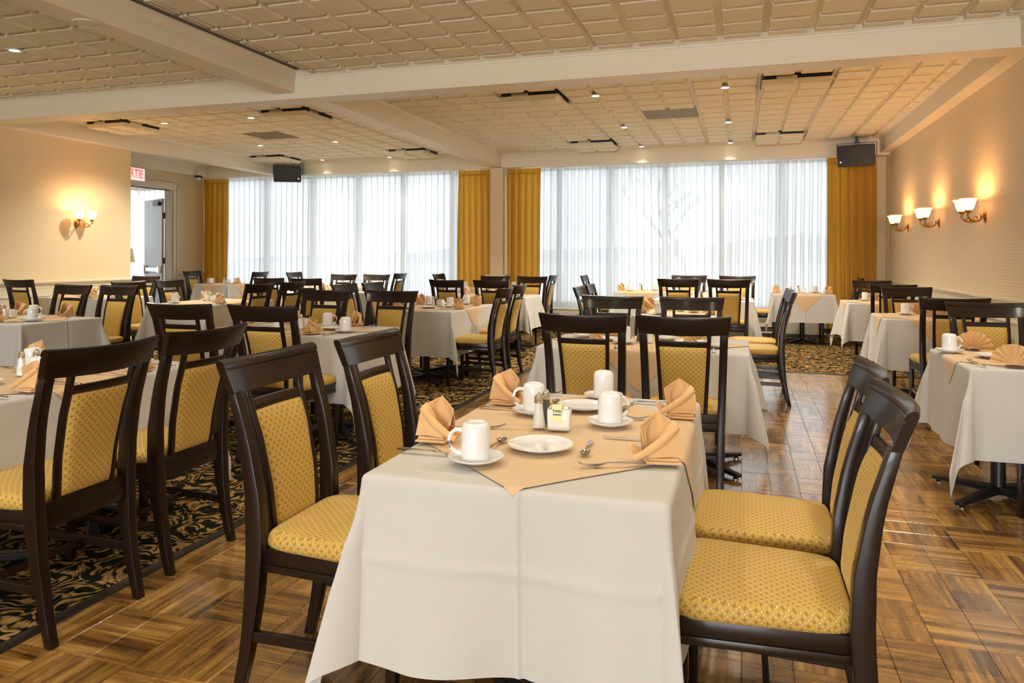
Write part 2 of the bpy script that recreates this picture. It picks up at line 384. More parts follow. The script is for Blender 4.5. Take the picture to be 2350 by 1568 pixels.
# pilaster between the windows
struct(obj('trim_pilaster', MB().box(-4.38, -4.13, 12.62, 12.98, .0, 2.93), M['wallpaper'], smooth=False, bevel=.004))
capm = MB().box(-4.44, -4.07, 12.56, 12.98, .93, .97).box(-4.42, -4.09, 12.58, 12.98, .90, .93).box(-4.40, -4.11, 12.60, 12.98, 0.0, .90)
struct(obj('trim_3', capm, M['paint'], smooth=False, bevel=.004))

# ceiling: slab, header and beams
ceil = struct(obj('ceiling', MB().box(-13.5, 2.4, YB-.2, 13.2, 3.235, 3.4), M['plaster'], smooth=False))
def pad_tile(mb, w_, h_, ox=0, oy=0, oz=0):
    x0, x1, y0, y1 = ox-w_/2, ox+w_/2, oy-h_/2, oy+h_/2
    mb.box(x0+.008, x1-.008, y0+.008, y1-.008, oz, oz+.012)
    for i in (0, 1):
        for j in (0, 1):
            a0 = x0+i*w_/2+.025; a1 = x0+(i+1)*w_/2-.025; c0 = y0+j*h_/2+.025; c1 = y0+(j+1)*h_/2-.025; s_ = .009
            mb.rings([[(a0, c0, oz), (a1, c0, oz), (a1, c1, oz), (a0, c1, oz)], [(a0+s_, c0+s_, oz-.031), (a1-s_, c0+s_, oz-.031), (a1-s_, c1-s_, oz-.031), (a0+s_, c1-s_, oz-.031)]])
G_ = .72
VENTS = [(.54, 8.38), (-2.34, 8.38), (.54, 11.98), (-2.34, 11.98), (-8.49, 8.38), (-5.61, 8.38), (-8.49, 11.98), (-5.61, 11.98)]
GRILLES = [(-.90, 9.82), (-7.05, 9.82)]
LIGHTS = [(-1.62, 8.38), (-1.62, 10.54), (-1.62, 12.45), (-.18, 8.38), (-.18, 10.54), (-.18, 12.45), (-6.33, 8.38), (-6.33, 10.54), (-6.33, 12.45), (-7.77, 8.38), (-7.77, 10.54), (-7.77, 12.45), (-6.33, 5.01)]
LIGHTS_ADDED = [(-1.62, 5.01), (-.18, 5.01), (-1.62, 2.85), (-.18, 2.85), (-1.62, .69), (-.18, .69), (-1.62, -1.5), (-.18, -1.5), (-6.33, 2.85), (-7.77, 5.01), (-7.77, 2.85), (-4.9, 1.2), (1.3, 2.85), (1.3, 5.01), (-3.1, 2.85), (-3.1, .69)]  # second list: out-of-view downlights added to brighten front tables and right wall
pt = MB(); pad_tile(pt, G_, G_); pt_me = pt.mesh('ceiling_tile', M['ceiling'], smooth=False)
grid = MB(); rest = MB()
xsR = [-3.42+G_*k for k in range(-2, 9)]; xsL = [-5.25+G_*k for k in range(-9, 2)]
ysF = [8.02+G_*k for k in range(-2, 8)]; ysN = [6.09+G_*k for k in range(-21, 2)]
def skip(x, y, lst): return any(abs(x-a) < .3 and abs(y-c) < .3 for a, c in lst)
cells = []
for xs, lo, hi in ((xsR, -4.2, XR), (xsL, XD, -4.4)):
    for ys, ylo, yhi in ((ysF, 6.7, 12.7), (ysN, YB, 6.7)):
        for x in xs:
            for y in ys:
                x0, x1, y0, y1 = max(x, lo), min(x+G_, hi), max(y, ylo), min(y+G_, yhi)
                if x1-x0 < .05 or y1-y0 < .05: continue
                if skip(x+G_/2, y+G_/2, VENTS+GRILLES): continue
                full = (x1-x0 > G_-.01 and y1-y0 > G_-.01)
                d = vis((x0+x1)/2, (y0+y1)/2); d = (y0+y1)/2 if y0 > 2.9 else 1e9
                cells.append((0 if full and d < 1e8 else 1, x0, x1, y0, y1))
            if lo < x < hi: grid.box(x-.012, x+.012, ylo, yhi, ZC-.003, ZC+.012)
        for y in ys:
            if ylo < y < yhi: grid.box(lo, hi, y-.012, y+.012, ZC-.0025, ZC+.012)
n_ = 0
for c_, x0, x1, y0, y1 in cells:
    if c_ == 0 and n_ < 285:
        link('ceiling_tile', pt_me, ceil, ((x0+x1)/2, (y0+y1)/2, ZC+rnd.uniform(0, .003))); n_ += 1
    else: pad_tile(rest, x1-x0, y1-y0, (x0+x1)/2, (y0+y1)/2, ZC)
stuff(obj('border_ceiling_tiles', rest, M['ceiling'], ceil, smooth=False))
obj('ceiling_grid', grid, M['tbar'], ceil, smooth=False)
CR = [(0, 0), (0, -.065), (.008, -.070), (.010, -.055), (.022, -.050), (.030, -.030), (.046, -.020), (.050, -.004), (.060, 0)]
def crown(mb, a, b_, n): mb.prism([(o, ZC+.006+u) for o, u in CR], (a[0], a[1], 0), (b_[0], b_[1], 0), (n[0], n[1], 0))
def beam(name, boxes, crowns):
    o = struct(obj(name, boxes, M['beam'], smooth=False, bevel=.003))
    cm = MB()
    for c in crowns: crown(cm, *c)
    obj('crown_moulding', cm, M['beam'], o, angle=50)
beam('trim_beam_cross', MB().box(XL, XR, 6.56, 6.83, ZB, 3.25), [((-4.42, 6.56), (XR, 6.56), (0, -1)), ((XL, 6.56), (-4.66, 6.56), (0, -1)), ((-4.17, 6.83), (2.05, 6.83), (0, 1)), ((XL, 6.83), (-4.42, 6.83), (0, 1))])
beam('trim_beam_long_near', MB().box(-4.66, -4.42, YB, 6.56, 2.99, 3.25), [((-4.42, YB), (-4.42, 6.56), (1, 0)), ((-4.66, YB), (-4.66, 6.56), (-1, 0))])
beam('trim_beam_far', MB().box(-4.42, -4.17, 6.83, 12.62, ZB, 3.25), [((-4.17, 6.83), (-4.17, 12.6), (1, 0)), ((-4.42, 6.83), (-4.42, 12.6), (-1, 0))])
beam('trim_beam_left', MB().box(-9.12, -8.9, 6.83, 12.62, ZB, 3.25).box(-9.0, -8.9, YB, 6.83, ZB, 3.25), [((-8.9, YB), (-8.9, 12.6), (1, 0)), ((-9.12, 9.1), (-9.12, 12.6), (-1, 0))])
beam('trim_beam_right', MB().box(2.05, XR, YB, 12.62, ZB+.01, 3.25), [((2.05, 6.83), (2.05, 12.6), (-1, 0)), ((2.05, YB), (2.05, 6.56), (-1, 0))])
beam('trim_beam_header', MB().box(XD, XR, 12.62, 12.98, 2.915, 3.25), [((XD, 12.62), (XR, 12.62), (0, -1))])
beam('trim_beam_door', MB().box(XD, XD+.2, 8.2, 12.62, ZB, 3.25), [((XD+.2, 8.2), (XD+.2, 12.62), (1, 0))])

# chair rails, wainscot
RAIL = [(0, -.09), (.008, -.09), (.010, -.05), (.022, -.045), (.026, -.028), (.034, -.022), (.036, -.002), (.030, 0), (0, 0)]
def rail(name, a, b_, n, h=.95):
    mb = MB().prism([(o, h+u) for o, u in RAIL], a+(0,), b_+(0,), n+(0,))
    mb.prism([(0, 0), (.014, 0), (.014, .10), (.006, .12), (0, .12)], a+(0,), b_+(0,), n+(0,))
    mb.prism([(0, .12), (.004, .12), (.004, h-.09), (0, h-.09)], a+(0,), b_+(0,), n+(0,))
    # picture-frame mouldings of the panels
    A = Vector(a); B = Vector(b_); L_ = (B-A).length; k = max(1, round(L_/1.25)); t = (B-A)/L_; N = Vector(n)
    for q in range(k):
        s0 = A+t*(L_*q/k+.09); s1 = A+t*(L_*(q+1)/k-.09)
        for z0 in (.20, h-.21): mb.prism([(.003, z0), (.016, z0+.006), (.016, z0+.022), (.003, z0+.028)], (s0.x, s0.y, 0), (s1.x, s1.y, 0), (N.x, N.y, 0))
        for s_ in (s0, s1):
            e_ = s_+t*.014
            mb.prism([(.003, .20), (.014, .20), (.014, h-.185), (.003, h-.185)], (s_.x-t.x*.014, s_.y-t.y*.014, 0), (e_.x, e_.y, 0), (N.x, N.y, 0))
    return struct(obj(name, mb, M['paint'], angle=40))
rail('baseboard_right', (XR, YB), (XR, 12.98), (-1, 0))
rail('baseboard_left', (XL, YB), (XL, YLE), (1, 0))
rail('baseboard_door_wall', (XD, DY1+.16), (XD, 12.98), (1, 0))
rail('baseboard_door_wall', (XD, 8.2), (XD, DY0-.14), (1, 0))
struct(obj('trim_4', MB().box(XL-.16, XL+.012, YLE, YLE+.012, 0, .93).box(XL-.17, XL+.036, YLE, YLE+.03, .92, .95), M['paint'], smooth=False))

# radiator enclosures under the windows
for x0, x1, nm in ((-10.4, -4.6, 'left'), (-3.95, 1.3, 'right')):
    r = thing('radiator_cover', 'long cream radiator cover under the %s window' % nm, 'radiator', ((x0+x1)/2, 12.78, 0))
    hw = (x1-x0)/2
    obj('casing', MB().box(-hw, hw, -.09, .19, .06, .36), M['paint'], r, smooth=False, bevel=.005)
    obj('top_panel', MB().box(-hw, hw, -.10, .19, .36, .385), M['paint'], r, smooth=False, bevel=.004)
    for k in range(int(hw*2/.9)):
        x = -hw+.3+k*.9; obj('louvre', MB().box(x, x+.55, -.096, -.089, .24, .30), M['louver'], r, smooth=False)
    obj('kick_plate', MB().box(-hw, hw, -.05, .19, 0.004, .06), M['trimdark'], r, smooth=False)

# door
dr = struct(obj('door_1', MB().box(XD-.17, XD+.03, DY1, DY1+.13, 0, DZ+.13).box(XD-.17, XD+.03, DY0-.13, DY0, 0, DZ+.13).box(XD-.17, XD+.03, DY0, DY1, DZ, DZ+.13)
         .box(XD-.165, XD+.01, DY1-.03, DY1, 0, DZ).box(XD+.03, XD+.045, DY1+.09, DY1+.13, 0, DZ+.13).box(XD+.03, XD+.045, DY0, DY1+.13, DZ+.10, DZ+.14), M['paint'], smooth=False, bevel=.004))
hx, hy = XD-.18, DY1-.05
lf = obj('door_leaf', MB().box(-1.0, 0, -.022, .022, .02, 2.44), M['door_grey'], dr, (hx, hy, 0), (0, 0, math.radians(-28)), smooth=False, bevel=.003)
obj('panic_bar', MB().box(-.92, -.08, -.075, -.05, .98, 1.06).box(-.95, -.82, -.09, -.022, .93, 1.11).box(-.10, -.03, -.08, -.022, .95, 1.09), M['chrome'], lf, smooth=False, bevel=.006)
obj('door_closer', MB().box(-.32, -.02, -.09, -.022, 2.30, 2.37).box(-.30, .12, -.11, -.09, 2.38, 2.395), M['black'], lf, smooth=False, bevel=.005)
for z in (.35, 1.2, 2.1): obj('hinge', MB().box(XD-.19, XD-.15, DY1-.055, DY1-.02, z-.06, z+.06), M['black'], dr, smooth=False, bevel=.004)
# vestibule beyond the door
struct(obj('wall_vestibule', MB().box(-13.4, XD-.15, 8.9, 9.0, 0, 3.25).box(-13.4, XD-.15, 13.6, 13.7, 0, .4).box(-13.45, -13.4, 8.9, 13.7, 0, .4).box(-13.45, -13.4, 8.9, 13.7, 2.8, 3.25).box(-13.4, XD-.15, 13.6, 13.7, 2.8, 3.25), M['plaster'], smooth=False))

# sheers and drapes
def pleat(mb, x0, x1, y, z0, z1, pitch, amp, seed, nz=14, gather=0, ppp=8, fall=1.0):
    r = random.Random(seed); n = int((x1-x0)/pitch*ppp)+1; us = lin(x0, x1, n); zs = lin(z0, z1, nz)
    ph = r.uniform(0, 6); ws = [(r.uniform(.5, 1.6), r.uniform(0, 6)) for _ in range(3)]
    def fn(u, z):
        t = (u-x0); k = 2*PI*t/pitch; q = (z1-z)/(z1-z0)
        wob = sum(sin(t*a*2+p_+q*1.3) for a, p_ in ws)
        a_ = amp*(.55+.45*min(1, q*3+.15))*(1+.22*wob/3)
        kk = k+.5*wob*q*fall
        return (u+.25*a_*sin(2*kk+ph), y+a_*(sin(kk)+.25*sin(2.0*kk+1)), z)
    mb.grid(fn, us, zs); return mb
for x0, x1, nm in ((-10.45, -4.98, 'left'), (-3.50, 1.40, 'right')):
    c = thing('sheer_curtain', 'white pleated sheer curtain across the whole %s window' % nm, 'curtain', ((x0+x1)/2, 12.86, 0))
    hw = (x1-x0)/2
    obj('voile', pleat(MB(), -hw, hw, 0, .46, 2.91, .128, .034, 3 if nm == 'left' else 4, 10), M['sheer'], c, angle=180)
    obj('hem', pleat(MB(), -hw, hw, 0, .37, .47, .128, .035, 3 if nm == 'left' else 4, 3), M['sheer_hem'], c, angle=180)
c = tag(obj('sheer_curtain', pleat(MB(), -13.3, -11.0, 13.5, .1, 2.8, .15, .03, 9, 5), M['sheer'], angle=180), 'white sheer curtain seen through the open doorway', 'curtain')
c = tag(link('sheer_curtain', pleat(MB(), -2.4, 2.4, 0, .1, 2.8, .15, .03, 12, 5).mesh('voile', M['sheer'], angle=180), None, (-13.3, 11.2, 0), (0, 0, PI/2)), 'white sheer curtain on the side window past the doorway', 'curtain')
def drp(x0, x1, label, seed, tie=0):
    c = thing('drape', label, 'curtain', ((x0+x1)/2, 12.72, 0)); hw = (x1-x0)/2; n = max(4, round((x1-x0)/.125)); p = (x1-x0)/n
    obj('panel', pleat(MB(), -hw, hw, 0, .05, 2.82, p, .052, seed, 24, ppp=12, fall=1.6), M['drape'], c, angle=180)
    h = MB()
    def fn(u, z):
        q = (2.905-z)/.1; k = 2*PI*(u+hw)/p
        return (u, .052*(.35+.5*q)*sin(k), z)
    h.grid(fn, lin(-hw, hw, n*12+1), lin(2.80, 2.905, 5)); obj('pinch_pleats', h, M['drape'], c, angle=180)
drp(1.30, 2.02, 'gold drape hanging at the right end beneath the black loudspeaker', 21)
drp(-4.09, -3.45, 'gold drape just right of the beige pillar', 22)
drp(-5.04, -4.40, 'gold drape just left of the beige pillar', 23)
drp(-10.78, -10.15, 'gold drape in the far left corner beside the doorway', 24)

# outside
struct(obj('ground_outside', MB().box(-160, 120, 13.3, 260, -.9, -.6), M['snow'], smooth=False))
def hillf(u, v):
    hh = 5.5+2.0*sin(u*.021+1)+1.2*sin(u*.053)+.6*sin(u*.13)
    return (u, 200+v*40, -.7+hh*sin(v*PI*.5+.0)*1.0)
hl = tag(obj('hill', MB().grid(hillf, lin(-160, 110, 90), lin(0, 1, 8)), M['hill']), 'pale wooded hill far behind the sheer curtains', 'hill')
def tree(loc, seed, label, ht=6.5):
    r = random.Random(seed); t = thing('bare_tree', label, 'tree', loc); mb = MB(); tk = MB()
    def br(p, d, L_, rad, lv, mb_):
        pts = [p]; q = Vector(p); dd = Vector(d)
        for _ in range(4):
            dd = (dd+Vector((r.uniform(-.18, .18), r.uniform(-.18, .18), r.uniform(-.05, .12)))).normalized(); q = q+dd*L_/4; pts.append(tuple(q))
        mb_.tube(pts, [rad, rad*.9, rad*.8, rad*.7, rad*.6], 4)
        if lv > 0:
            for k in range(3 if lv > 1 else 4):
                a = pts[r.choice((2, 3, 4, 4))]; e = (dd+Vector((r.uniform(-.9, .9), r.uniform(-.9, .9), r.uniform(-.1, .6)))).normalized()
                br(a, e, L_*.68, rad*.55, lv-1, mb)
    br((0, 0, 0), (0, 0, 1), ht*.38, .11, 4, tk)
    obj('trunk', tk, M['bark'], t); obj('branches', mb, M['bark'], t)
tree((-1.6, 24, -.6), 3, 'bare leafless tree outside the right window'); tree((-9.5, 25, -.6), 5, 'bare leafless tree outside the left window')

# ------------------------------------------------------------------ ceiling fittings
for k, (x, y) in enumerate(VENTS):
    side = ('right bay', 'right bay', 'right bay', 'right bay', 'left bay', 'left bay', 'left bay', 'left bay')[k]
    fb = 'nearest the cross beam' if y < 9 else 'nearest the windows'
    lr = ('right', 'left', 'right', 'left', 'left', 'right', 'left', 'right')[k]
    v = thing('ceiling_vent', 'black slotted air vent in the %s ceiling, %s one %s' % (side, lr, fb), 'vent', (x, y, ZC))
    obj('shadow_gap_box', MB().box(-.325, .325, -.325, .325, -.060, .03), M['black'], v, smooth=False)  # black block stands in for the shadow gap above the drop panel
    obj('deflector', MB().box(.3255, .328, -.22, .0, -.05, -.02).box(-.2, .0, -.328, -.3255, -.05, -.02), M['mirror'], v, smooth=False)
    pm = MB(); pad_tile(pm, .70, .70, 0, 0, -.075); pm.box(-.345, .345, -.345, .345, -.068, -.055)
    obj('drop_panel', pm, M['ceiling'], v, smooth=False)
for k, (x, y) in enumerate(GRILLES):
    v = thing('return_grille', 'flat olive perforated return grille in the %s ceiling bay' % ('right', 'left')[k], 'grille', (x, y, ZC))
    obj('face_plate', MB().box(-.345, .345, -.345, .345, -.004, .01), M['louver'], v, smooth=False)
    g = MB()
    for q in range(34): g.box(-.33+q*.02, -.33+q*.02+.008, -.33, .33, -.008, -.004)
    stuff(obj('ribs', g, M['louver'], v, smooth=False))
ring = MB().lathe([(.042, .010), (.044, -.006), (.066, -.010), (.072, -.004), (.072, .004)], 24); ring_me = ring.mesh('trim_ring', M['white'])
can_me = MB().lathe([(.043, -.002), (.040, .03), (.001, .032)], 20).mesh('reflector', M['mirror']); bul_me = MB().lathe([(.001, .0), (.030, .001), (.034, .012), (.030, .03)], 16).mesh('bulb', M['bulb'])
rown = {8.38: 'first', 10.54: 'second', 12.45: 'third', 5.01: 'nearer'}
coln = {-1.62: 'left column of the right bay', -.18: 'right column of the right bay', -6.33: 'right column of the left bay', -7.77: 'left column of the left bay'}
def downlight(x, y, label, e, grp=None):
    t = thing('downlight', label, 'light', (x, y, ZC-.029), 0, grp)
    link('trim_ring', ring_me, t); link('reflector', can_me, t); link('bulb', bul_me, t)
    d = bpy.data.lights.new('downlight_beam', 'SPOT'); d.energy = e; d.color = WARM; d.spot_size = math.radians(128 if y < 12 else 80); d.spot_blend = .7 if y < 12 else 1; d.shadow_soft_size = .05
    o = bpy.data.objects.new('downlight_beam', d); C.objects.link(o); o.location = (x, y, ZC-.054)
for x, y in LIGHTS:
    if (x, y) == (-6.33, 5.01): downlight(x, y, 'small round lit downlight at the upper left edge', 75)
    else: downlight(x, y, 'round lit downlight, %s from the cross beam, %s' % (rown[y], coln[x]), 150 if y < 12 else 60)
for x, y in LIGHTS_ADDED: downlight(x, y, 'added unseen downlight in the ceiling above the camera', 30 if x < 1 else 60, 'added downlights above the camera')
for (x, y, z), nm in (((-4.54, 4.15, 2.99), 'near'), ((-4.30, 8.57, ZB), 'far')):
    t = thing('detector', 'flat round cover on the underside of the %s long beam' % nm, 'detector', (x, y, z))
    obj('cover', MB().lathe([(.001, -.006), (.075, -.006), (.085, 0)], 28), M['beam'], t); obj('rim', MB().lathe([(.085, 0), (.092, -.008), (.098, -.006), (.10, 0)], 28), M['white'], t)
t = thing('dome_camera', 'small white dome camera at the corner above the doorway side drape', 'camera', (-10.55, 12.3, 2.93))
obj('base_plate', MB().lathe([(.001, 0), (.075, 0), (.075, -.03), (.055, -.045)], 20), M['black'], t); obj('dome', MB().lathe([(.06, -.03), (.055, -.06), (.035, -.085), (.001, -.093)], 20), M['white'], t)

# speakers
def speaker(loc, rz, tilt, label, mirror=1):
    t = thing('loudspeaker', label, 'speaker', loc, rz); t.rotation_euler = (tilt, 0, rz)
    f = MB(); w1, w2, d, hh = .265, .17, .30, .165
    f.hexa([(-w1, 0, -hh), (w1, 0, -hh), (w2, d, -hh+.02), (-w2, d, -hh+.02), (-w1, 0, hh), (w1, 0, hh), (w2, d, hh-.02), (-w2, d, hh-.02)])
    obj('cabinet', f, M['speaker'], t, bevel=.018)
    obj('front_grille', MB().box(-w1+.012, w1-.012, -.014, .002, -hh+.012, hh-.012), M['grille'], t, bevel=.01)
    obj('badge', MB().box(w1*mirror-.05*mirror-.012, w1*mirror-.05*mirror+.012, -.017, -.012, -hh+.06, -hh+.085), M['chrome'], t, smooth=False)
    obj('bracket', MB().box(-w1-.01, w1+.01, .08, .12, hh+.025, hh+.032).box(-w1-.015, -w1-.008, .08, .12, -.03, hh+.03).box(w1+.008, w1+.015, .08, .12, -.03, hh+.03).box(-.03, .03, .08, .26, hh+.03, hh+.05).box(-.02, .02, .10, .14, hh+.04, hh+.30), M['black'], t, smooth=False)
speaker((1.66, 12.22, 2.86), math.radians(-14), .10, 'black loudspeaker hung in the upper right corner over the gold drape', -1)
speaker((-8.42, 12.25, 2.90), math.radians(26), .12, 'grey black loudspeaker hung in front of the left window')

# sconces
def sconce(loc, rz, label):
    t = thing('wall_sconce', label, 'lamp', loc, rz)   # local +x out of the wall
    obj('backplate', MB().lathe([(.001, .02), (.02, .018), (.035, .010), (.048, .0)], 20).lathe([(.02, .03), (.012, .04), (.001, .045)], 12), M['brass'], t, rot=(0, PI/2, 0))
    t.children[0].scale = (1.6, .9, 1)
    for s in (-1, 1):
        pts = [(.03, 0, -.01), (.06, s*.03, -.045), (.10, s*.06, -.055), (.15, s*.09, -.04), (.175, s*.105, -.005), (.17, s*.105, .03)]
        sc_ = [(.15, s*.09, -.04), (.12, s*.08, -.01), (.09, s*.06, -.005), (.08, s*.045, -.025), (.095, s*.045, -.035)]
        ar = obj('arm', MB().tube(pts, [.009, .008, .008, .009, .008, .007], 8).tube(sc_, [.007, .006, .005, .005, .006], 6), M['brass'], t)
        obj('candle_cup', MB().lathe([(.001, .02), (.015, .024), (.02, .035), (.032, .045), (.030, .052)], 16, (.17, s*.105, 0)), M['brass'], ar)
        sh = obj('lamp_shade', MB().lathe([(.028, .048), (.040, .06), (.050, .085), (.056, .11), (.062, .135), (.080, .158), (.078, .160), (.060, .138), (.053, .11), (.047, .085), (.037, .064), (.022, .052)], 28, (.17, s*.105, 0)), M['shade'], t)
        obj('bulb', MB().lathe([(.001, .065), (.014, .07), (.022, .09), (.018, .11), (.001, .122)], 12, (.17, s*.105, 0)), M['bulb'], t)
        d = bpy.data.lights.new('sconce_light', 'POINT'); d.energy = 4.5; d.color = (1, .50, .18); d.shadow_soft_size = .035
        o = bpy.data.objects.new('sconce_light', d); C.objects.link(o); a = Vector((.17, s*.105, .135)); a.rotate(Matrix.Rotation(rz, 3, 'Z')); o.location = Vector(loc)+a
sconce((XR, 7.95, 1.70), PI, 'two armed brass wall lamp on the right wall, nearest one')
sconce((XR, 9.65, 1.72), PI, 'two armed brass wall lamp on the right wall, middle one')
sconce((XR, 11.30, 1.73), PI, 'two armed brass wall lamp on the right wall, farthest one')
sconce((XL, 8.05, 1.76), 0, 'two armed brass wall lamp on the left wall')

# exit sign
def text_mesh(s, size, mat, name, ext=.002):
    cu = bpy.data.curves.new(name, 'FONT'); cu.body = s; cu.size = size; cu.extrude = ext; cu.offset = size*.03; cu.align_x = 'CENTER'; cu.align_y = 'CENTER'
    o = bpy.data.objects.new(name, cu); C.objects.link(o); dg = bpy.context.evaluated_depsgraph_get(); me = bpy.data.meshes.new_from_object(o.evaluated_get(dg))
    bpy.data.objects.remove(o); me.materials.clear(); me.materials.append(mat); return me
t = thing('exit_sign', 'illuminated white exit sign with red SORTIE letters above the doorway', 'sign', (XD+.23, 10.60, 2.79))
obj('housing', MB().box(-.03, .02, -.31, .31, -.13, .13), M['white'], t, smooth=False, bevel=.005)
obj('face', MB().box(.02, .024, -.29, .29, -.11, .11), M['signface'], t, smooth=False)
o = link('lettering', text_mesh('SORTIE', .2, M['red'], 'lettering'), t, (.026, 0, 0)); o.rotation_euler = (PI/2, 0, PI/2); o.scale = (.78, 1.15, 1)
# lamp glimpsed in the vestibule
t = thing('table_lamp', 'beige lampshade glimpsed behind the end of the left wall', 'lamp', (-12.5, 12.43, 0))
obj('lamp_shade', MB().lathe([(.11, 1.46), (.16, 1.16), (.155, 1.16), (.105, 1.46)], 24), M['peach'], t); obj('base', MB().lathe([(.001, 0), (.15, 0), (.15, .03), (.02, .05), (.015, 1.2), (.001, 1.22)], 16), M['brass'], t)
#@@PART2
# ------------------------------------------------------------------ chair
def path_y(z):   # rear post line (negative = backwards)
    P = [(0, -.305), (.12, -.277), (.28, -.25), (.45, -.236), (.60, -.240), (.75, -.262), (.90, -.303), (1.0, -.338)]
    for (a, b), (c, d) in zip(P[:-1], P[1:]):
        if z <= c: 
            t = (z-a)/(c-a); return b+(d-b)*t
    return P[-1][1]
def bow(x): return -.034*(1-(x/.245)**2)
def post(x0, x1, w, d0, d1, z0, z1, bowf=0, n=14):
    rs = []
    for z in lin(z0, z1, n):
        t = (z-z0)/(z1-z0); x = x0+(x1-x0)*t; yc = path_y(z)+bow(x)*bowf*max(0, min(1, (z-.42)/.4)); d = d0+(d1-d0)*t
        rs.append([(x-w/2, yc-d/2, z), (x+w/2, yc-d/2, z), (x+w/2, yc+d/2, z), (x-w/2, yc+d/2, z)])
    return MB().rings(rs)
def make_chair(loc, rz, label, group):
    t = thing('dining_chair', label, 'chair', loc, rz, group); W_ = M['wood']
    for s in (-1, 1):
        rs = []
        for z in lin(0, .90, 16):
            wd = .041-.010*(1-min(1, z/.3)); x = s*(.188+.0205*max(0, (z-.2)/.7)); y = path_y(z)+.030*max(0, (z-.6)/.3)*(bow(.21)); dp = .042-.010*(1-min(1, z/.3))+.012*math.exp(-((z-.45)/.2)**2)-.014*max(0, (z-.6)/.3)
            rs.append([(x-wd/2, y-dp/2, z), (x+wd/2, y-dp/2, z), (x+wd/2, y+dp/2, z), (x-wd/2, y+dp/2, z)])
        obj('rear_leg', MB().rings(rs), W_, t, angle=25, bevel=.003)
    for s in (-1, 1):
        rs = []
        for z in (0, .2, .40, .445):
            q = .026+.012*min(1, z/.4); x = s*.198; y = .203
            rs.append([(x-q/2, y-q/2, z), (x+q/2, y-q/2, z), (x+q/2, y+q/2, z), (x-q/2, y+q/2, z)])
        obj('front_leg', MB().rings(rs), W_, t, angle=25, bevel=.003)
    # crest rail: bowed board with a rolled top and a groove on the sitter's side
    prof = [(-.014, .897), (.012, .897), (.0125, .9655), (.0095, .9670), (.0095, .9695), (.0135, .971), (.0150, .978), (.0130, .987), (.007, .9935), (-.002, .996), (-.010, .992), (-.0145, .980)]
    rs = []
    for x in lin(-.245, .245, 23):
        rs.append([(x*(1-.06*(.995-z)/.1), path_y(z)+bow(x)+y+(.006 if False else 0), z-.008*(1-(x/.245)**2)) for y, z in prof])
    obj('crest_rail', MB().rings(rs), W_, t, angle=42, bevel=0)
    for s in (-1, 1): obj('stile', post(s*.113, s*.135, .020, .022, .020, .44, .90, 1), W_, t, angle=25, bevel=.002)
    rs = []
    for x in lin(-.130, .130, 11): rs.append([(x, path_y(z)+bow(x)+y, z) for y, z in ((-.009, .828), (.009, .828), (.009, .858), (-.009, .858))])
    obj('cross_rail', MB().rings(rs), W_, t, angle=25, bevel=.002)
    # padded back panel
    def bk(sgn):
        def fn(u, z):
            hw = .104+.021*(z-.47)/.36; x = u*hw; e = min(1, (1-abs(u))*5)*min(1, (z-.468)*30+.0)*min(1, (.829-z)*30)
            e = max(0, e)**.5
            return (x, path_y(z)+bow(x)*max(0, min(1, (z-.42)/.4))+sgn*(.005+.016*e), z)
        return fn
    us = [-1, -.97, -.9, -.8, -.6, -.3, 0, .3, .6, .8, .9, .97, 1]; zs = [.468, .475, .487, .51]+lin(.55, .79, 8)+[.81, .822, .829]
    uvf = lambda u, z: (u*.115, z)
    b = MB().grid(bk(1), us, zs, uvf); b.grid(bk(-1), us, zs, uvf)
    rim = [(u, zs[0]) for u in us]+[(1, z) for z in zs[1:]]+[(u, zs[-1]) for u in us[::-1][1:]]+[(-1, z) for z in zs[::-1][1:-1]]
    A = [bk(1)(*q) for q in rim]; B_ = [bk(-1)(*q) for q in rim]; n = len(rim)
    b.add(A+B_, [(i, (i+1) % n, n+(i+1) % n, n+i) for i in range(n)], [[(rim[i][0]*.115, rim[i][1])]*4 for i in range(n)])
    obj('backrest', b, M['gold'], t, angle=60)
    # seat cushion
    def hwid(y): return .192+.038*(y+.225)/.455
    def st(u, v, zt):
        y = -.225+.455*(v*.5+.5); r_ = 1.0
        k = max(0, (v-.55)/.45); x = u*hwid(y)*(1-.16*k*k*abs(u)); y2 = y+.012*(1-u*u)*(1 if v > 0 else 0)-(.05*max(0, abs(u)-.5)**2*k if k > 0 else 0)
        return x, y2
    levels = [(.442, .975, 0), (.452, 1.0, 0), (.468, 1.01, 0), (.480, .995, 0), (.488, .965, 0), (.493, .91, 0)]
    bd = []; nb = 12
    for i in range(nb): bd.append((-1+2*i/nb, -1))
    for i in range(nb): bd.append((1, -1+2*i/nb))
    for i in range(nb): bd.append((1-2*i/nb, 1))
    for i in range(nb): bd.append((-1, 1-2*i/nb))
    def cr_(u, v):  # round the outline corners
        k = (abs(u)**10+abs(v)**10)**(-.1); return u*k, v*k
    V_ = []; UV_ = []
    for z, s_, _ in levels:
        for u, v in bd:
            u2, v2 = cr_(u, v); x, y = st(u2, v2, 0); V_.append((x*s_, (y-.0)*s_, z)); UV_.append((x+u2*abs(u2)**6*(.495-z)*1.0+.5, y+v2*abs(v2)**6*(.495-z)*1.0))
    nb4 = len(bd); F_ = []; 
    for i in range(len(levels)-1):
        for j in range(nb4):
            k = (j+1) % nb4; F_.append((i*nb4+j, i*nb4+k, (i+1)*nb4+k, (i+1)*nb4+j))
    for s_, z in ((.75, .5), (.45, .5045), (.15, .506)):
        base = len(V_)
        for u, v in bd:
            u2, v2 = cr_(u, v); x, y = st(u2, v2, 0); V_.append((x*s_, y*s_, z)); UV_.append((x*s_+.5, y*s_))
        for j in range(nb4):
            k = (j+1) % nb4; F_.append((base-nb4+j, base-nb4+k, base+k, base+j))
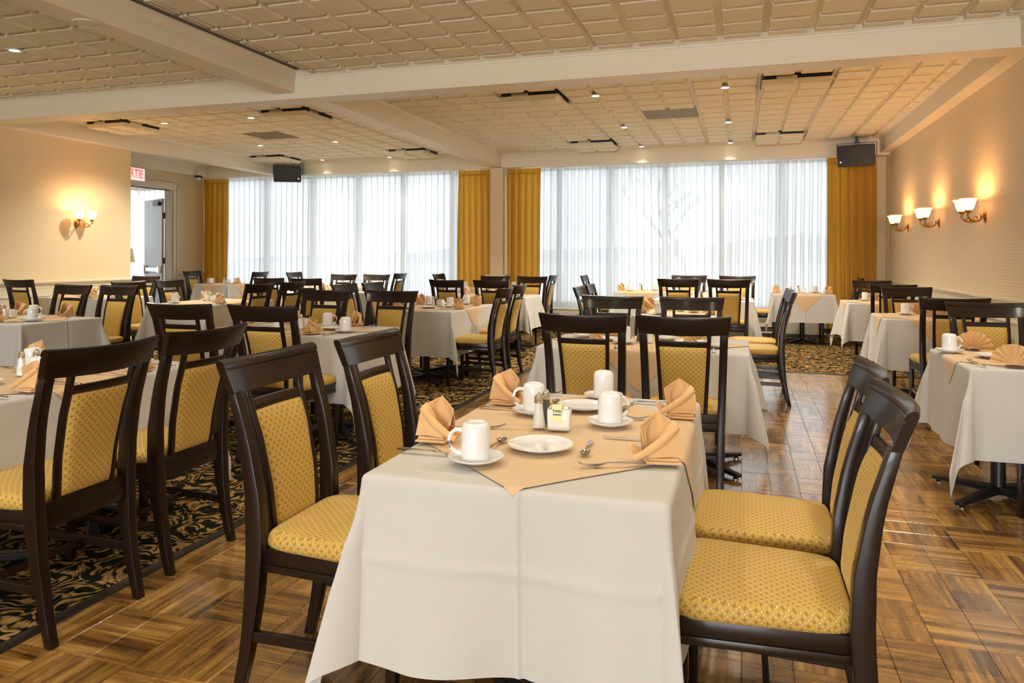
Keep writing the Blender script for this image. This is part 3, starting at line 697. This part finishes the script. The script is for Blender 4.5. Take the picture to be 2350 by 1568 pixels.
    F_.append(tuple(range(len(V_)-nb4, len(V_)))); F_.append(tuple(range(nb4-1, -1, -1)))
    sb = MB(); sb.add(V_, F_, [[UV_[q] for q in f] for f in F_]); obj('seat', sb, M['gold'], t, angle=70)
    # seat frame with a bead under it
    def frame(mb, z0, z1, e):
        y0, y1 = -.238, .212+e
        mb.hexa([(-.188-e, y0, z0), (-.172, y0, z0), (-.198, y1, z0), (-.214-e, y1, z0), (-.188-e, y0, z1), (-.172, y0, z1), (-.198, y1, z1), (-.214-e, y1, z1)])
        mb.hexa([(.172, y0, z0), (.188+e, y0, z0), (.214+e, y1, z0), (.198, y1, z0), (.172, y0, z1), (.188+e, y0, z1), (.214+e, y1, z1), (.198, y1, z1)])
        mb.box(-.205, .205, y1-.018, y1+.002, z0, z1).box(-.185, .185, -.252-e, -.228, z0, z1+.022)
    obj('seat_frame', (lambda q: (frame(q, .398, .444, 0), frame(q, .376, .398, .004), q)[2])(MB()), W_, t, bevel=.002, angle=25)
    for s in (-1, 1): obj('stretcher', MB().hexa([(s*.193-.009, -.262, .168), (s*.193+.009, -.262, .168), (s*.198+.009, .20, .178), (s*.198-.009, .20, .178), (s*.193-.009, -.262, .200), (s*.193+.009, -.262, .200), (s*.198+.009, .20, .210), (s*.198-.009, .20, .210)]), W_, t, smooth=False, bevel=.003)
    obj('stretcher', MB().box(-.19, .19, -.04, -.022, .174, .200), W_, t, smooth=False, bevel=.003)
    return t
chair0 = [None]
# crest ends sit about .335 behind the origin
DIRS = {'+x': -PI/2, '-x': PI/2, '+y': 0, '-y': PI}
def chair(cx_, cy_, face, label, group, scale=1.0, jit=0):
    """cx_, cy_ = middle of the crest rail; face = where the sitter looks"""
    fx, fy = {'+x': (1, 0), '-x': (-1, 0), '+y': (0, 1), '-y': (0, -1)}[face]
    loc = (cx_+fx*.325*scale, cy_+fy*.325*scale, .004 if (cx_ < XE or cy_ > YE) else 0); rz = DIRS[face]+jit
    if chair0[0] is None: chair0[0] = make_chair(loc, rz, label, group); return chair0[0]
    c = dup(chair0[0], loc, rz, label, group, None if scale == 1.0 else scale)
    return c

# ------------------------------------------------------------------ tables, cloths
def drapefn(sx, sy, L, seed, lift=0.0, flare=.05, creases=(), kr=(.22, .32), hcr=(), amp=.022):
    r = random.Random(seed); hx, hy = sx/2, sy/2; R_ = .016+lift
    rp = [(r.uniform(7, 12), r.uniform(0, 6), r.uniform(.5, 1)), (r.uniform(14, 22), r.uniform(0, 6), r.uniform(.2, .5))]
    kks = list(kr) if len(kr) == 4 else [r.uniform(*kr) for _ in range(4)]; kp = [r.uniform(-.3, .3) for _ in range(4)]; fls = [flare*r.uniform(.6, 1.5) for _ in range(4)]
    def out_down(a, fl):
        if a < R_*PI/2: an = a/R_; return R_*sin(an)-0, R_*(1-cos(an))
        e = a-R_*PI/2; return R_+fl*e, R_+e*math.sqrt(max(0, 1-fl*fl))
    def fn(s, t):
        ax = abs(s)-hx; ay = abs(t)-hy
        if ax <= 0 and ay <= 0: return (s, t, lift+.0012*sin(9*s+seed)*sin(8*t+1))
        if ax > 0 and ay > 0:
            q = (0 if s > 0 else 1)+(0 if t > 0 else 2)
            a, b = ax, ay; rr = math.hypot(a, b); ph = math.atan2(b, a)
            fx_, fy_ = fls[0 if s > 0 else 1], fls[2 if t > 0 else 3]; fl = fx_*(cos(ph)**2)+fy_*(sin(ph)**2)
            o, d = out_down(rr, fl)
            k = kks[q]*min(1, rr/.18); bulge = sin(2*ph)**1.0*(1+.30*sin(6*ph+kp[q]*3)*min(1, rr/.3))
            o2 = o+rr*k*bulge; dn = d*math.sqrt(max(.05, 1-(k*bulge)**2*.8))
            # cloth gathers: direction eases toward the diagonal
            pe = ph+.28*sin(4*ph)*min(1, rr/.3)
            X = hx+o2*cos(pe); Y = hy+o2*sin(pe)
            return (math.copysign(X, s), math.copysign(Y, t), lift*.2-dn+lift*.8)
        if ax > 0:
            i = 0 if s > 0 else 1; o, d = out_down(ax, fls[i]); u = t; edge = max(0, min(1, (hy-abs(t))/.14))
            w_ = sum(A_*sin(k*u+p) for k, p, A_ in rp)*amp*(d/.45)**1.2*edge
            o += w_+(.006 if lift else 0)*0
            for c0 in creases: o += .0035*math.exp(-((u-c0)/.005)**2)-.004*math.exp(-((u-c0-.014)/.008)**2)
            for c0 in hcr: o += .004*math.exp(-((d-c0)/.012)**2)
            return (math.copysign(hx+o, s), t, lift-d)
        i = 2 if t > 0 else 3; o, d = out_down(ay, fls[i]); u = s; edge = max(0, min(1, (hx-abs(s))/.14))
        w_ = sum(A_*sin(k*u+p+1) for k, p, A_ in rp)*amp*(d/.45)**1.2*edge; o += w_
        for c0 in creases: o += .0035*math.exp(-((u-c0)/.005)**2)-.004*math.exp(-((u-c0-.014)/.008)**2)
        for c0 in hcr: o += .004*math.exp(-((d-c0)/.012)**2)
        return (s, math.copysign(hy+o, t), lift-d)
    return fn
def samples(h, L, n, fine, cr=()):
    a = sorted(lin(-h, h, n)+[c+q for c in cr for q in (-.012, -.008, -.004, 0, .004, .009, .014, .019, .025)]); e = [h+q for q in (.004, .008, .013, .019, .026)]+[h+.026+(L-.026)*k/fine for k in range(1, fine+1)]
    return [-q for q in e[::-1]]+a+e
ZT = .757
def table(name_short, cx_, cy_, sx, sy, tdesc, seed, topper=True, fine=14, rot=0, tw=.63, legs=None, L=.46, tilt=0, cr=(.02,), kr=(.20, .30), hcr=(.20,), dens=.05, amp=.022):
    z0 = .004 if (cx_ < XE or cy_ > YE) else 0
    t = thing('dining_table', 'black pedestal base of '+tdesc, 'table', (cx_, cy_, z0), rot)
    hx, hy = sx/2-.012, sy/2-.012
    obj('tabletop', MB().box(-hx, hx, -hy, hy, .722, .748-z0), M['plaster'], t, smooth=False, bevel=.004)
    ped = [(0, 0)] if max(sx, sy) < .9 else ([(-sx*.26, 0), (sx*.26, 0)] if sx > sy else [(0, -sy*.26), (0, sy*.26)])
    for px_, py_ in ped:
        obj('column', MB().lathe([(.001, .72), (.10, .72), (.10, .712), (.036, .70), (.036, .05), (.06, .035), (.001, .03)], 16, (px_, py_, 0)), M['black'], t)
        for k in range(4):
            a = PI/4+k*PI/2; ca, sa = cos(a), sin(a); l_ = .36 if min(sx, sy) > .7 else .3; nn = Vector((-sa, ca, 0))*.026; p0 = Vector((px_, py_, 0)); e1 = p0+Vector((ca, sa, 0))*l_
            f = MB().hexa([tuple(p0-nn+Vector((0, 0, .030))), tuple(e1-nn*.8+Vector((0, 0, .014))), tuple(e1+nn*.8+Vector((0, 0, .014))), tuple(p0+nn+Vector((0, 0, .030))),
                      tuple(p0-nn+Vector((0, 0, .072))), tuple(e1-nn*.8+Vector((0, 0, .036))), tuple(e1+nn*.8+Vector((0, 0, .036))), tuple(p0+nn+Vector((0, 0, .072)))])
            ft = obj('foot', f, M['black'], t, smooth=False, bevel=.006)
            obj('glide', MB().lathe([(.001, 0), (.018, 0), (.018, .006), (.006, .014), (.001, .014)], 10, tuple(p0+Vector((ca, sa, 0))*(l_-.03))), M['chrome'], ft)
    fn = drapefn(sx, sy, L, seed, 0.0, creases=cr, kr=kr, hcr=hcr, amp=amp)
    us = samples(sx/2, L, max(8, int(sx/dens)), fine, cr); vs_ = samples(sy/2, L, max(8, int(sy/dens)), fine, cr)
    c = tag(obj('tablecloth', MB().grid(fn, us, vs_), M['linen'], None, (cx_, cy_, ZT-.004), (0, 0, rot), angle=180), 'ivory tablecloth hanging over '+tdesc, 'tablecloth')
    if topper:
        fo = drapefn(sx, sy, L, seed, .0035, kr=kr, amp=amp)
        n = 36 if fine > 12 else 24
        def g(p, q):
            s_ = (p-q)/math.sqrt(2); t_ = (p+q)/math.sqrt(2)
            ca, sa = cos(tilt), sin(tilt); return fo(s_*ca-t_*sa, s_*sa+t_*ca)
        w_ = tw/math.sqrt(2)
        tag(obj('table_topper', MB().grid(g, lin(-w_, w_, n*2), lin(-w_, w_, n*2)), M['peach'], None, (cx_, cy_, ZT-.004), (0, 0, rot), angle=180), 'peach diamond topper laid over '+tdesc, 'table topper')
    return t

# ------------------------------------------------------------------ tableware prototypes (built once, copied)
ZS = ZT+.0008
proto = {}
def make_mug():
    t = bpy.data.objects.new('mug', None)
    prof = [(.0375, 0), (.0385, .002), (.0385, .06), (.0375, .085), (.0345, .094), (.030, .0975), (.0265, .0985), (.025, .0965), (.024, .0945), (.001, .0945)]
    body = MB().lathe(prof, 32).mesh('body', M['china'], angle=50)
    pts = [(.037, 0, .078), (.052, 0, .080), (.066, 0, .070), (.071, 0, .052), (.066, 0, .034), (.054, 0, .022), (.037, 0, .016)]
    return [('mug', None), ('body', body), ('handle', MB().tube(pts, [.006, .0055, .005, .005, .005, .0055, .006], 10).mesh('handle', M['china']))]
def make_saucer(r, well, h=.017):
    prof = [(.001, .006), (well*.8, .006), (well, .0075), (well*1.12, .009), (r*.80, .0125), (r*.985, h), (r, h+.0015), (r*.995, h-.001), (r*.82, .009), (well, .003), (well*.92, 0), (well*.88, .0005), (.001, .002)]
    return MB().lathe(prof, 48).mesh('saucer', M['china'], angle=60)
def flat_profile(pts, th, up):   # pts: (y, halfwidth, z) sweep
    rs = []
    for y, hw, z in pts: rs.append([(-hw, y, z), (0, y, z-th*.4), (hw, y, z), (hw, y, z+th), (0, y, z+th*1.3), (-hw, y, z+th)])
    return MB().rings(rs)
def make_fork():   # points +y, tines at +y end, lying on the table
    h_ = flat_profile([(-.10, .006, .001), (-.095, .009, .001), (-.07, .0075, .002), (-.02, .0035, .007), (.02, .003, .007), (.035, .006, .003), (.045, .011, .0015), (.055, .012, .001)], .0018, 1)
    for k in range(4):
        x = -.0096+k*.0064
        rs = [[(x-.0016, y, z), (x+.0016, y, z), (x+.0016, y, z+.0016), (x-.0016, y, z+.0016)] for y, z in ((.054, .001), (.07, .0015), (.085, .005), (.098, .011))]
        h_.rings(rs)
    return h_.mesh('fork', M['steel'], angle=50)
def make_spoon():
    h_ = flat_profile([(-.085, .005, .001), (-.08, .0075, .001), (-.06, .006, .002), (-.01, .003, .006), (.03, .003, .005), (.045, .006, .003)], .0018, 1)
    def fn(u, v): 
        a = u*2*PI; return (sin(a)*v*.0155, .062+cos(a)*v*.024*(1 if cos(a) > 0 else .95), .0012+.007*v*v)
    h_.grid(fn, lin(0, 1, 25), [0.02, .3, .6, .8, .92, 1]); 
    def fn2(u, v):
        a = u*2*PI; return (sin(a)*v*.0155, .062+cos(a)*v*.024*(1 if cos(a) > 0 else .95), .0003+.007*v*v)
    h_.grid(fn2, lin(0, 1, 25), [0.02, .3, .6, .8, .92, 1])
    return h_.mesh('spoon', M['steel'], angle=60)
def make_knife():
    h_ = flat_profile([(-.11, .006, .001), (-.105, .0085, .001), (-.03, .0065, .002), (-.012, .004, .003), (0, .006, .002)], .004, 1)
    rs = [[(-w1, y, .001), (w2, y, .0015), (w2, y, .0025), (-w1, y, .003)] for y, w1, w2 in ((0, .006, .004), (.02, .008, .005), (.08, .008, .005), (.10, .006, .005), (.112, .001, .004))]
    h_.rings(rs); return h_.mesh('knife', M['steel'], angle=50)
def cloth_shell(mb, fn, us, vs_, th=.0022):
    """double skin so folded linen has thickness"""
    mb.grid(fn, us, vs_)
    def f2(u, v):
        p = Vector(fn(u, v)); e = 1e-3; du = Vector(fn(u+e, v))-p; dv = Vector(fn(u, v+e))-p; n = du.cross(dv)
        n = n.normalized() if n.length > 1e-12 else Vector((0, 0, 1)); return tuple(p+n*th)
    mb.grid(f2, us, vs_)
    rim = [(u, vs_[0]) for u in us]+[(us[-1], v) for v in vs_[1:]]+[(u, vs_[-1]) for u in us[::-1][1:]]+[(us[0], v) for v in vs_[::-1][1:-1]]
    A = [fn(*q) for q in rim]; B_ = [f2(*q) for q in rim]; n = len(rim); mb.add(A+B_, [(i, (i+1) % n, n+(i+1) % n, n+i) for i in range(n)])
def patch(mb, a, b_, c, d, bulge=(0, 0, 0), th=.0026, n=8):
    a, b_, c, d, bu = map(Vector, (a, b_, c, d, bulge))
    def fn(u, v): return tuple(a*(1-u)*(1-v)+b_*u*(1-v)+c*u*v+d*(1-u)*v+bu*sin(PI*u)*sin(PI*v)+Vector((0, 0, .0012))*sin(7*u+5*v))
    cloth_shell(mb, fn, lin(0, 1, n), lin(0, 1, n), th)
def make_napkin():
    # y = toward the table centre, sitter at -y; the open side of the hood looks to +x
    a = MB(); A = (-.016, .000, .118); B_ = (-.014, .004, .018); Rr = (.020, .043, .090); Q = (.022, .034, .044); L_ = (.002, -.036, .104); M_ = (.016, -.020, .050)
    patch(a, B_, Q, Rr, A, (-.010, .004, .003)); patch(a, B_, A, L_, M_, (-.010, -.004, .002))
    patch(a, (-.016, .002, .020), (.012, .026, .030), (.008, .031, .080), (-.020, .003, .108), (-.014, 0, 0))
    patch(a, (-.034, -.048, .014), (-.020, .038, .016), Rr, A, (-.012, 0, .004)); patch(a, (-.034, -.048, .014), A, (.014, -.054, .086), (.026, -.064, .016), (-.006, -.004, 0))
    b = MB()
    for k, z in enumerate((0, .0075)):
        P_ = [(.050-.006*k, -.060+.006*k), (-.036+.004*k, -.054), (-.026, .040-.01*k), (.052-.008*k, .026-.006*k)]; rs = []
        for t in lin(-PI/2, PI/2, 7):
            q = 1-.055*(1-cos(t)); rs.append([((x-.008)*q+.008, y*q, z+.0036+.0034*sin(t)) for x, y in P_])
        b.rings(rs)
    patch(b, (.0, .040, .028), (.006, .066, .044), (.020, .074, .034), (.016, .044, .012), (0, 0, .008)); patch(b, (-.004, .030, .020), (.000, .062, .020), (.024, .058, .014), (.020, .034, .012), (0, 0, .006))
    c = MB().tube([(.016, -.052, .088), (.026, -.034, .074), (.038, -.004, .049), (.046, .026, .029), (.050, .056, .013)], [.0065, .0105, .0115, .0100, .0075], 14)
    patch(c, (.014, -.055, .086), (.032, .000, .050), (.050, .022, .018), (.034, -.064, .016), (.006, .006, 0), .003)
    patch(c, (.000, -.040, .100), (.014, -.054, .092), (.030, -.016, .062), (.012, -.008, .060), (.006, 0, .004), .003)
    return [('napkin', None), ('upright_hood', a.mesh('upright_hood', M['napkin'], angle=50)), ('folded_base', b.mesh('folded_base', M['napkin'], angle=60)), ('diagonal_roll', c.mesh('diagonal_roll', M['napkin'], angle=60))]
def make_fan():
    a = MB(); n = 9
    def fan(u, v):
        an = PI*u; z_ = .012+.098*v*sin(an); k = (u*n*2) % 2; zig = (k if k < 1 else 2-k)-.5
        return (-.100*v*cos(an), .012*zig*(.35+v)+.018*v, z_)
    cloth_shell(a, fan, lin(0, 1, n*4+1), [.06, .3, .6, .85, 1], .0022)
    b = MB()
    for z in (0, .007):
        def lay(u, v, z=z):
            t = u*2*PI; return (cos(t)*.045*(1-.4*v), -.045+.095*v, z+.0038+sin(t)*.0034)
        b.grid(lay, lin(0, 1, 17), lin(0, 1, 5))
    return [('napkin', None), ('pleated_fan', a.mesh('pleated_fan', M['napkin'], angle=30)), ('folded_base', b.mesh('folded_base', M['napkin'], angle=60))]
def make_shaker(fill):
    g = MB().lathe([(.0225, .0), (.024, .003), (.0235, .008), (.019, .03), (.0145, .06), (.0128, .082)], 10).mesh('glass_body', M['shaker_glass'], angle=20)
    f = MB().lathe([(.001, .003), (.0218, .004), (.0182, .03), (.0139, .058), (.0122, .079), (.001, .0795)], 10).mesh('contents', fill)
    c = MB().lathe([(.0135, .080), (.0145, .081), (.0145, .085), (.0135, .086), (.0145, .089), (.0135, .091), (.0145, .094), (.0125, .100), (.0075, .108), (.002, .112), (.001, .112)], 20).mesh('cap', M['chrome'])
    return [('shaker', None), ('glass_body', g), ('contents', f), ('cap', c)]
def make_caddy():
    b = MB(); o = .036; i_ = .0315; H = .066
    def sq(r, z, c=.010):
        out = []
        for cx_, cy_, a0 in ((r-c, r-c, 0), (-r+c, r-c, PI/2), (-r+c, -r+c, PI), (r-c, -r+c, 3*PI/2)):
            for k in range(4): a = a0+k*PI/6; out.append((cx_+c*cos(a), cy_+c*sin(a), z))
        return out
    b.rings([sq(.030, 0), sq(.0345, .003), sq(.0355, .012), sq(o, H-.003), sq(o-.002, H), sq(i_, H-.001), sq(i_-.001, .006)], True, True)
    p = MB(); 
    for k in range(6): p.hexa([(-.022+.001*k, -.020+.007*k, .008), (.010+.001*k, -.020+.007*k, .008), (.010+.001*k, -.018+.007*k, .008), (-.022+.001*k, -.018+.007*k, .008), (-.022+.001*k, -.020+.007*k, .078-.001*k), (.010+.001*k, -.020+.007*k, .078-.001*k), (.010+.001*k, -.018+.007*k, .078-.001*k), (-.022+.001*k, -.018+.007*k, .078-.001*k)])
    q = MB()
    for k in range(4): q.box(.010, .028, -.018+.009*k, -.016+.009*k, .008, .074)
    return [('sugar_caddy', None), ('china_box', b.mesh('china_box', M['china'], angle=50, weld=True)), ('packet_row', p.mesh('packet_row', M['packet'], smooth=False)), ('packet_row', q.mesh('packet_row', M['packet_b'], smooth=False))]
P_MUG, P_NAP, P_FAN = make_mug(), make_napkin(), make_fan()
P_SALT, P_PEP, P_CAD = make_shaker(M['salt']), make_shaker(M['pepper']), make_caddy()
S_SAUCER = make_saucer(.074, .036); S_PLATE = make_saucer(.092, .060, .015); S_FORK, S_SPOON, S_KNIFE = make_fork(), make_spoon(), make_knife()
def put(pr, loc, rz, label, cat, group=None, scale=1.0, flip=False):
    t = thing(pr[0][0], label, cat, loc, rz, group)
    t.scale = (-scale if flip else scale, scale, scale)
    for n_, me in pr[1:]: link(n_, me, t)
    return t
def put1(name, me, loc, rz, label, cat, group=None, rx=0):
    o = link(name, me, None, loc, (rx, 0, rz)); return tag(o, label, cat, group)
def setting(tb, ex, ey, inward, where, tdesc, full=1, fan=False, r=None, cup=1):
    """place setting: ex,ey = table edge point of the seat; inward = facing; local x right, y forward"""
    rz = DIRS[inward]; r = r or random.Random(hash_(where+tdesc))
    def P(x, y, z=0.0): return (ex+x*cos(rz)-y*sin(rz), ey+x*sin(rz)+y*cos(rz), ZS+z)
    j = lambda a: r.uniform(-a, a)
    W = 'at %s of %s' % (where, tdesc)
    zt = .0035
    put(P_FAN if fan else P_NAP, P(j(.008), .058+j(.008), zt), rz+j(.18), ('apricot napkin fan standing ' if fan else 'apricot folded napkin standing ')+W, 'napkin', None, 1.0, inward in ('-x', '-y'))
    sx_, sy_ = P(.165+j(.01), .225+j(.012))[:2]
    put1('saucer', S_SAUCER, (sx_, sy_, ZS+zt), j(1), 'white saucer under the mug '+W, 'saucer')
    put(P_MUG, (sx_+j(.006), sy_+j(.006), ZS+zt+.0065), rz+(PI*1.0 if cup == 1 else cup)+j(.4), 'upturned white mug '+W, 'mug')
    if full >= 1:
        put1('knife', S_KNIFE, P(.145, .095, zt), rz+j(.06), 'steel knife '+W, 'knife')
        put1('fork', S_FORK, P(-.15, .10, zt), rz+j(.1), 'steel fork '+W, 'fork')
    if full >= 2: put1('spoon', S_SPOON, P(.02, .20, zt), rz+j(.3), 'steel teaspoon '+W, 'spoon')
def hash_(s):
    h = 7
    for c in s: h = (h*31+ord(c)) % 1000003
    return h
def centre(cx_, cy_, tdesc, ax='y', plates=True, rz=0, seed=1):
    r = random.Random(seed); zt = .0035
    d = (lambda a, b: (cx_+a, cy_+b)) if ax == 'y' else (lambda a, b: (cx_-b, cy_+a))
    p = d(-.055, -.03); put(P_SALT, (p[0], p[1], ZS+zt), 0, 'glass salt shaker in the centre of '+tdesc, 'shaker')
    p = d(-.045, .035); put(P_PEP, (p[0], p[1], ZS+zt), 0, 'glass pepper shaker in the centre of '+tdesc, 'shaker')
    p = d(.022, -.005); put(P_CAD, (p[0], p[1], ZS+zt), rz, 'white china sugar packet caddy in the centre of '+tdesc, 'caddy')
    if plates:
        for s_, nm in ((-1, 'near' if ax == 'y' else 'right'), (1, 'far' if ax == 'y' else 'left')):
            p = d(.0, s_*.27); put1('side_plate', S_PLATE, (p[0], p[1], ZS+zt), 0, 'white side plate towards the %s end of %s' % (nm, tdesc), 'plate')

CG = 'dark chairs with gold leaf pattern upholstery'
def xtable(tdesc, cx_, cy_, left, right, seed, sx=.74, sy=1.2, full=0, fan=False, fine=10, settings=None, scale=1.0, **k):
    """chairs on the two long sides (left/right); lists of crest points"""
    table('t', cx_, cy_, sx, sy, tdesc, seed, fine=fine, **k)
    for lst, face, sd in ((left, '+x', 'left'), (right, '-x', 'right')):
        for i, (x, y) in enumerate(lst):
            nf = ('near' if i == 0 else 'far') if len(lst) > 1 else ''
            chair(x, y, face, 'gold padded dark chair at the %s%s side of %s' % (nf+' ' if nf else '', sd, tdesc), CG, scale, rnd.uniform(-.03, .03))
    for sd, face, ex in (('left', '+x', cx_-sx/2), ('right', '-x', cx_+sx/2)):
        for nf, yy in (('near', cy_-.27), ('far', cy_+.27)):
            setting(None, ex, yy, face, nf+' '+sd, tdesc, full, fan)
    centre(cx_, cy_, tdesc, 'y', full > 0, seed=seed)
def ytable(tdesc, cx_, cy_, near, far, seed, sx=1.22, sy=.74, full=0, fan=False, fine=10, scale=1.0, scf=1.0, single=False, **k):
    table('t', cx_, cy_, sx, sy, tdesc, seed, fine=fine, **k)
    for lst, face, sd, sl in ((near, '+y', 'near', scale), (far, '-y', 'far', scf)):
        for i, (x, y) in enumerate(lst):
            nf = ('left' if i == 0 else 'right') if len(lst) > 1 else ''
            chair(x, y, face, 'gold padded dark chair at the %s%s side of %s' % (sd, ' '+nf if nf else '', tdesc), CG, sl, rnd.uniform(-.03, .03))
    for sd, face, ey in (('near', '+y', cy_-sy/2), ('far', '-y', cy_+sy/2)):
        for nf, xx in ((('left', cx_-.28), ('right', cx_+.28)) if not single else (('', cx_),)):
            setting(None, xx, ey, face, (sd+' '+nf).strip(), tdesc, full, fan)
    centre(cx_, cy_, tdesc, 'x', full > 0 and not single, seed=seed)

# ------------------------------------------------------------------ the front table
TD = 'the front table'
table('front', -.530, 2.25, .735, 1.19, TD, 11, fine=40, tw=.625, tilt=.03, dens=.02, kr=(.10, .20, .09, .22), cr=(.03,), amp=.034)
for x, y, f, nm in ((-1.44, 2.02, '+x', 'near left'), (-1.40, 2.60, '+x', 'far left'), (.35, 2.02, '-x', 'near right'), (.375, 2.50, '-x', 'far right')):
    chair(x, y, f, 'gold padded dark chair at the %s side of the front table' % nm, CG, .97 if f == '-x' else 1.0)
Z1 = ZS+.0035
def at(x, y): return (x, y, Z1)
for nm, (nx, ny), nr, (cx_, cy_), hr, (kx, ky), kr, (fx, fy), fr, (sx_, sy_), sr in (
    ('near left', (-.845, 2.0), -PI/2+.10, (-.664, 1.805), PI*1.12, (-.805, 1.857), -PI/2, (-.80, 2.165), -PI/2+.35, (-.668, 1.965), -.05),
    ('far left', (-.815, 2.575), -PI/2-.05, (-.68, 2.425), PI*1.12, (-.785, 2.463), -PI/2, (-.77, 2.79), -PI/2+.15, (-.655, 2.575), 0.0),
    ('near right', (-.215, 1.975), PI/2+.15, (-.401, 2.332), .75, (-.285, 2.175), PI/2, (-.310, 1.885), PI/2+.42, (-.411, 2.025), PI+.08),
    ('far right', (-.205, 2.545), PI/2-.05, (-.500, 2.765), 1.3, (-.275, 2.745), PI/2, (-.275, 2.475), PI/2+.38, (-.389, 2.645), PI-.1)):
    W = 'at the %s place of the front table' % nm
    put(P_NAP, at(nx, ny), nr, 'apricot folded napkin standing '+W, 'napkin', None, 1.05, 'right' in nm)
    put1('saucer', S_SAUCER, at(cx_, cy_), .3, 'white saucer under the mug '+W, 'saucer')
    put(P_MUG, (cx_, cy_, Z1+.0065), hr, 'upturned white mug '+W, 'mug')
    put1('knife', S_KNIFE, at(kx, ky), kr, 'steel knife '+W, 'knife')
    put1('fork', S_FORK, at(fx, fy), fr, 'steel fork '+W, 'fork')
    put1('spoon', S_SPOON, at(sx_, sy_), sr, 'steel teaspoon '+W, 'spoon')
put1('side_plate', S_PLATE, at(-.537, 1.986), 0, 'white side plate towards the near end of the front table', 'plate')
put1('side_plate', S_PLATE, at(-.534, 2.557), 0, 'white side plate towards the far end of the front table', 'plate')
put(P_SALT, at(-.608, 2.225), 0, 'glass salt shaker beside the packet caddy on the front table', 'shaker')
put(P_PEP, at(-.600, 2.285), 0, 'glass pepper shaker behind the salt shaker on the front table', 'shaker')
cd = put(P_CAD, at(-.543, 2.235), .12, 'white china caddy of sweetener packets on the front table', 'caddy')
lb = obj('front_packet', MB().box(-.019, .012, -.0395, -.0375, .030, .082), M['packet'], cd, smooth=False, bevel=.0008)
tm = link('packet_lettering', text_mesh('TWIN', .0125, M['ink'], 'packet_lettering', .0002), lb, (-.0035, -.0400, .062)); tm.rotation_euler = (PI/2, 0, 0); tm.scale = (.85, 1, 1)
obj('packet_band', MB().box(-.016, .009, -.0400, -.0393, .050, .0535), M['ink'], lb, smooth=False)

# ------------------------------------------------------------------ all the other tables
ytable('the second middle table', -.58, 4.72, [(-.82, 3.90), (-.30, 3.93)], [(-.97, 5.78), (-.36, 5.80)], 21, full=1, fine=20)
xtable('the third middle table', -.60, 7.50, [(-1.60, 7.45), (-1.62, 8.12)], [(.42, 7.02), (.43, 7.62)], 22)
ytable('the fourth middle table', -.47, 9.98, [(-.74, 9.22), (-.14, 9.22)], [(-.74, 10.98), (-.06, 10.95)], 23, scale=1.04, scf=1.04)
xtable('the nearest inner left table', -3.02, 2.50, [(-3.95, 2.2)], [(-2.16, 2.04), (-2.20, 2.62)], 24, full=1, fine=20)
ytable('the second inner left table', -3.15, 4.77, [(-3.42, 3.82), (-2.83, 3.86)], [(-3.56, 5.78), (-2.94, 5.84)], 25, full=1, fine=18)
xtable('the third inner left table', -3.14, 7.36, [(-4.15, 7.1), (-4.10, 7.66)], [(-2.26, 6.97), (-2.32, 7.66)], 26, sx=.78, sy=1.25, full=1, fine=14)
ytable('the fourth inner left table', -3.40, 9.85, [(-3.69, 8.90), (-3.09, 8.94)], [(-3.69, 10.86), (-3.08, 10.88)], 27)
ytable('the nearest outer left table', -6.03, 4.72, [], [(-6.62, 5.88), (-6.06, 5.92)], 28, fine=16, full=1)
xtable('the second outer left table', -6.0, 7.25, [(-6.91, 6.90), (-7.0, 7.65)], [(-5.07, 6.88), (-5.09, 7.52)], 29, sx=.78)
ytable('the third outer left table', -6.05, 9.85, [(-6.31, 8.74), (-5.72, 8.77)], [(-6.40, 10.92), (-5.85, 11.05)], 30)
ytable('the table beside the left wall', -8.2, 7.65, [(-8.68, 6.93)], [(-8.45, 8.76)], 31, sx=1.1)
ytable('the nearest right wall table', 1.575, 4.57, [(1.54, 3.74)], [(1.61, 5.80)], 32, sx=.95, sy=.80, full=1, fan=True, fine=20, tilt=.12)
ytable('the second right wall table', 1.65, 7.62, [(1.575, 6.42)], [(1.66, 8.65)], 33, sx=.82, sy=.76, fan=True, single=True, fine=14)
ytable('the third right wall table', 1.65, 10.0, [(1.66, 9.30)], [(1.66, 10.75)], 34, sx=.82, sy=.76, fan=True, single=True)
def wtable(tdesc, x, y, xl, xr, seed, sx=.76, sy=.70):
    table('w', x, y, sx, sy, tdesc, seed, fine=10, tw=.62, L=.42)
    if xl is not None: chair(xl, y, '+x', 'gold padded dark chair at the left side of '+tdesc, CG)
    if xr is not None: chair(xr, y, '-x', 'gold padded dark chair at the right side of '+tdesc, CG)
    for sd, face, ex in (('left', '+x', x-sx/2), ('right', '-x', x+sx/2)): setting(None, ex, y, face, sd, tdesc, 0)
    centre(x, y+.1, tdesc, 'y', False, seed=seed)
wtable('the window table in the left corner', -9.72, 12.05, -10.48, -8.88, 41)
wtable('the window table under the loudspeaker', -7.10, 12.05, -8.12, -5.90, 42, 1.3)
wtable('the window table before the pillar', -4.15, 11.95, -5.10, -3.02, 43, 1.2)
wtable('the left table in the right window', -1.52, 11.92, -2.48, -.62, 44, .80)
wtable('the window table by the right drape', .88, 11.95, -.05, 1.68, 45, .84)
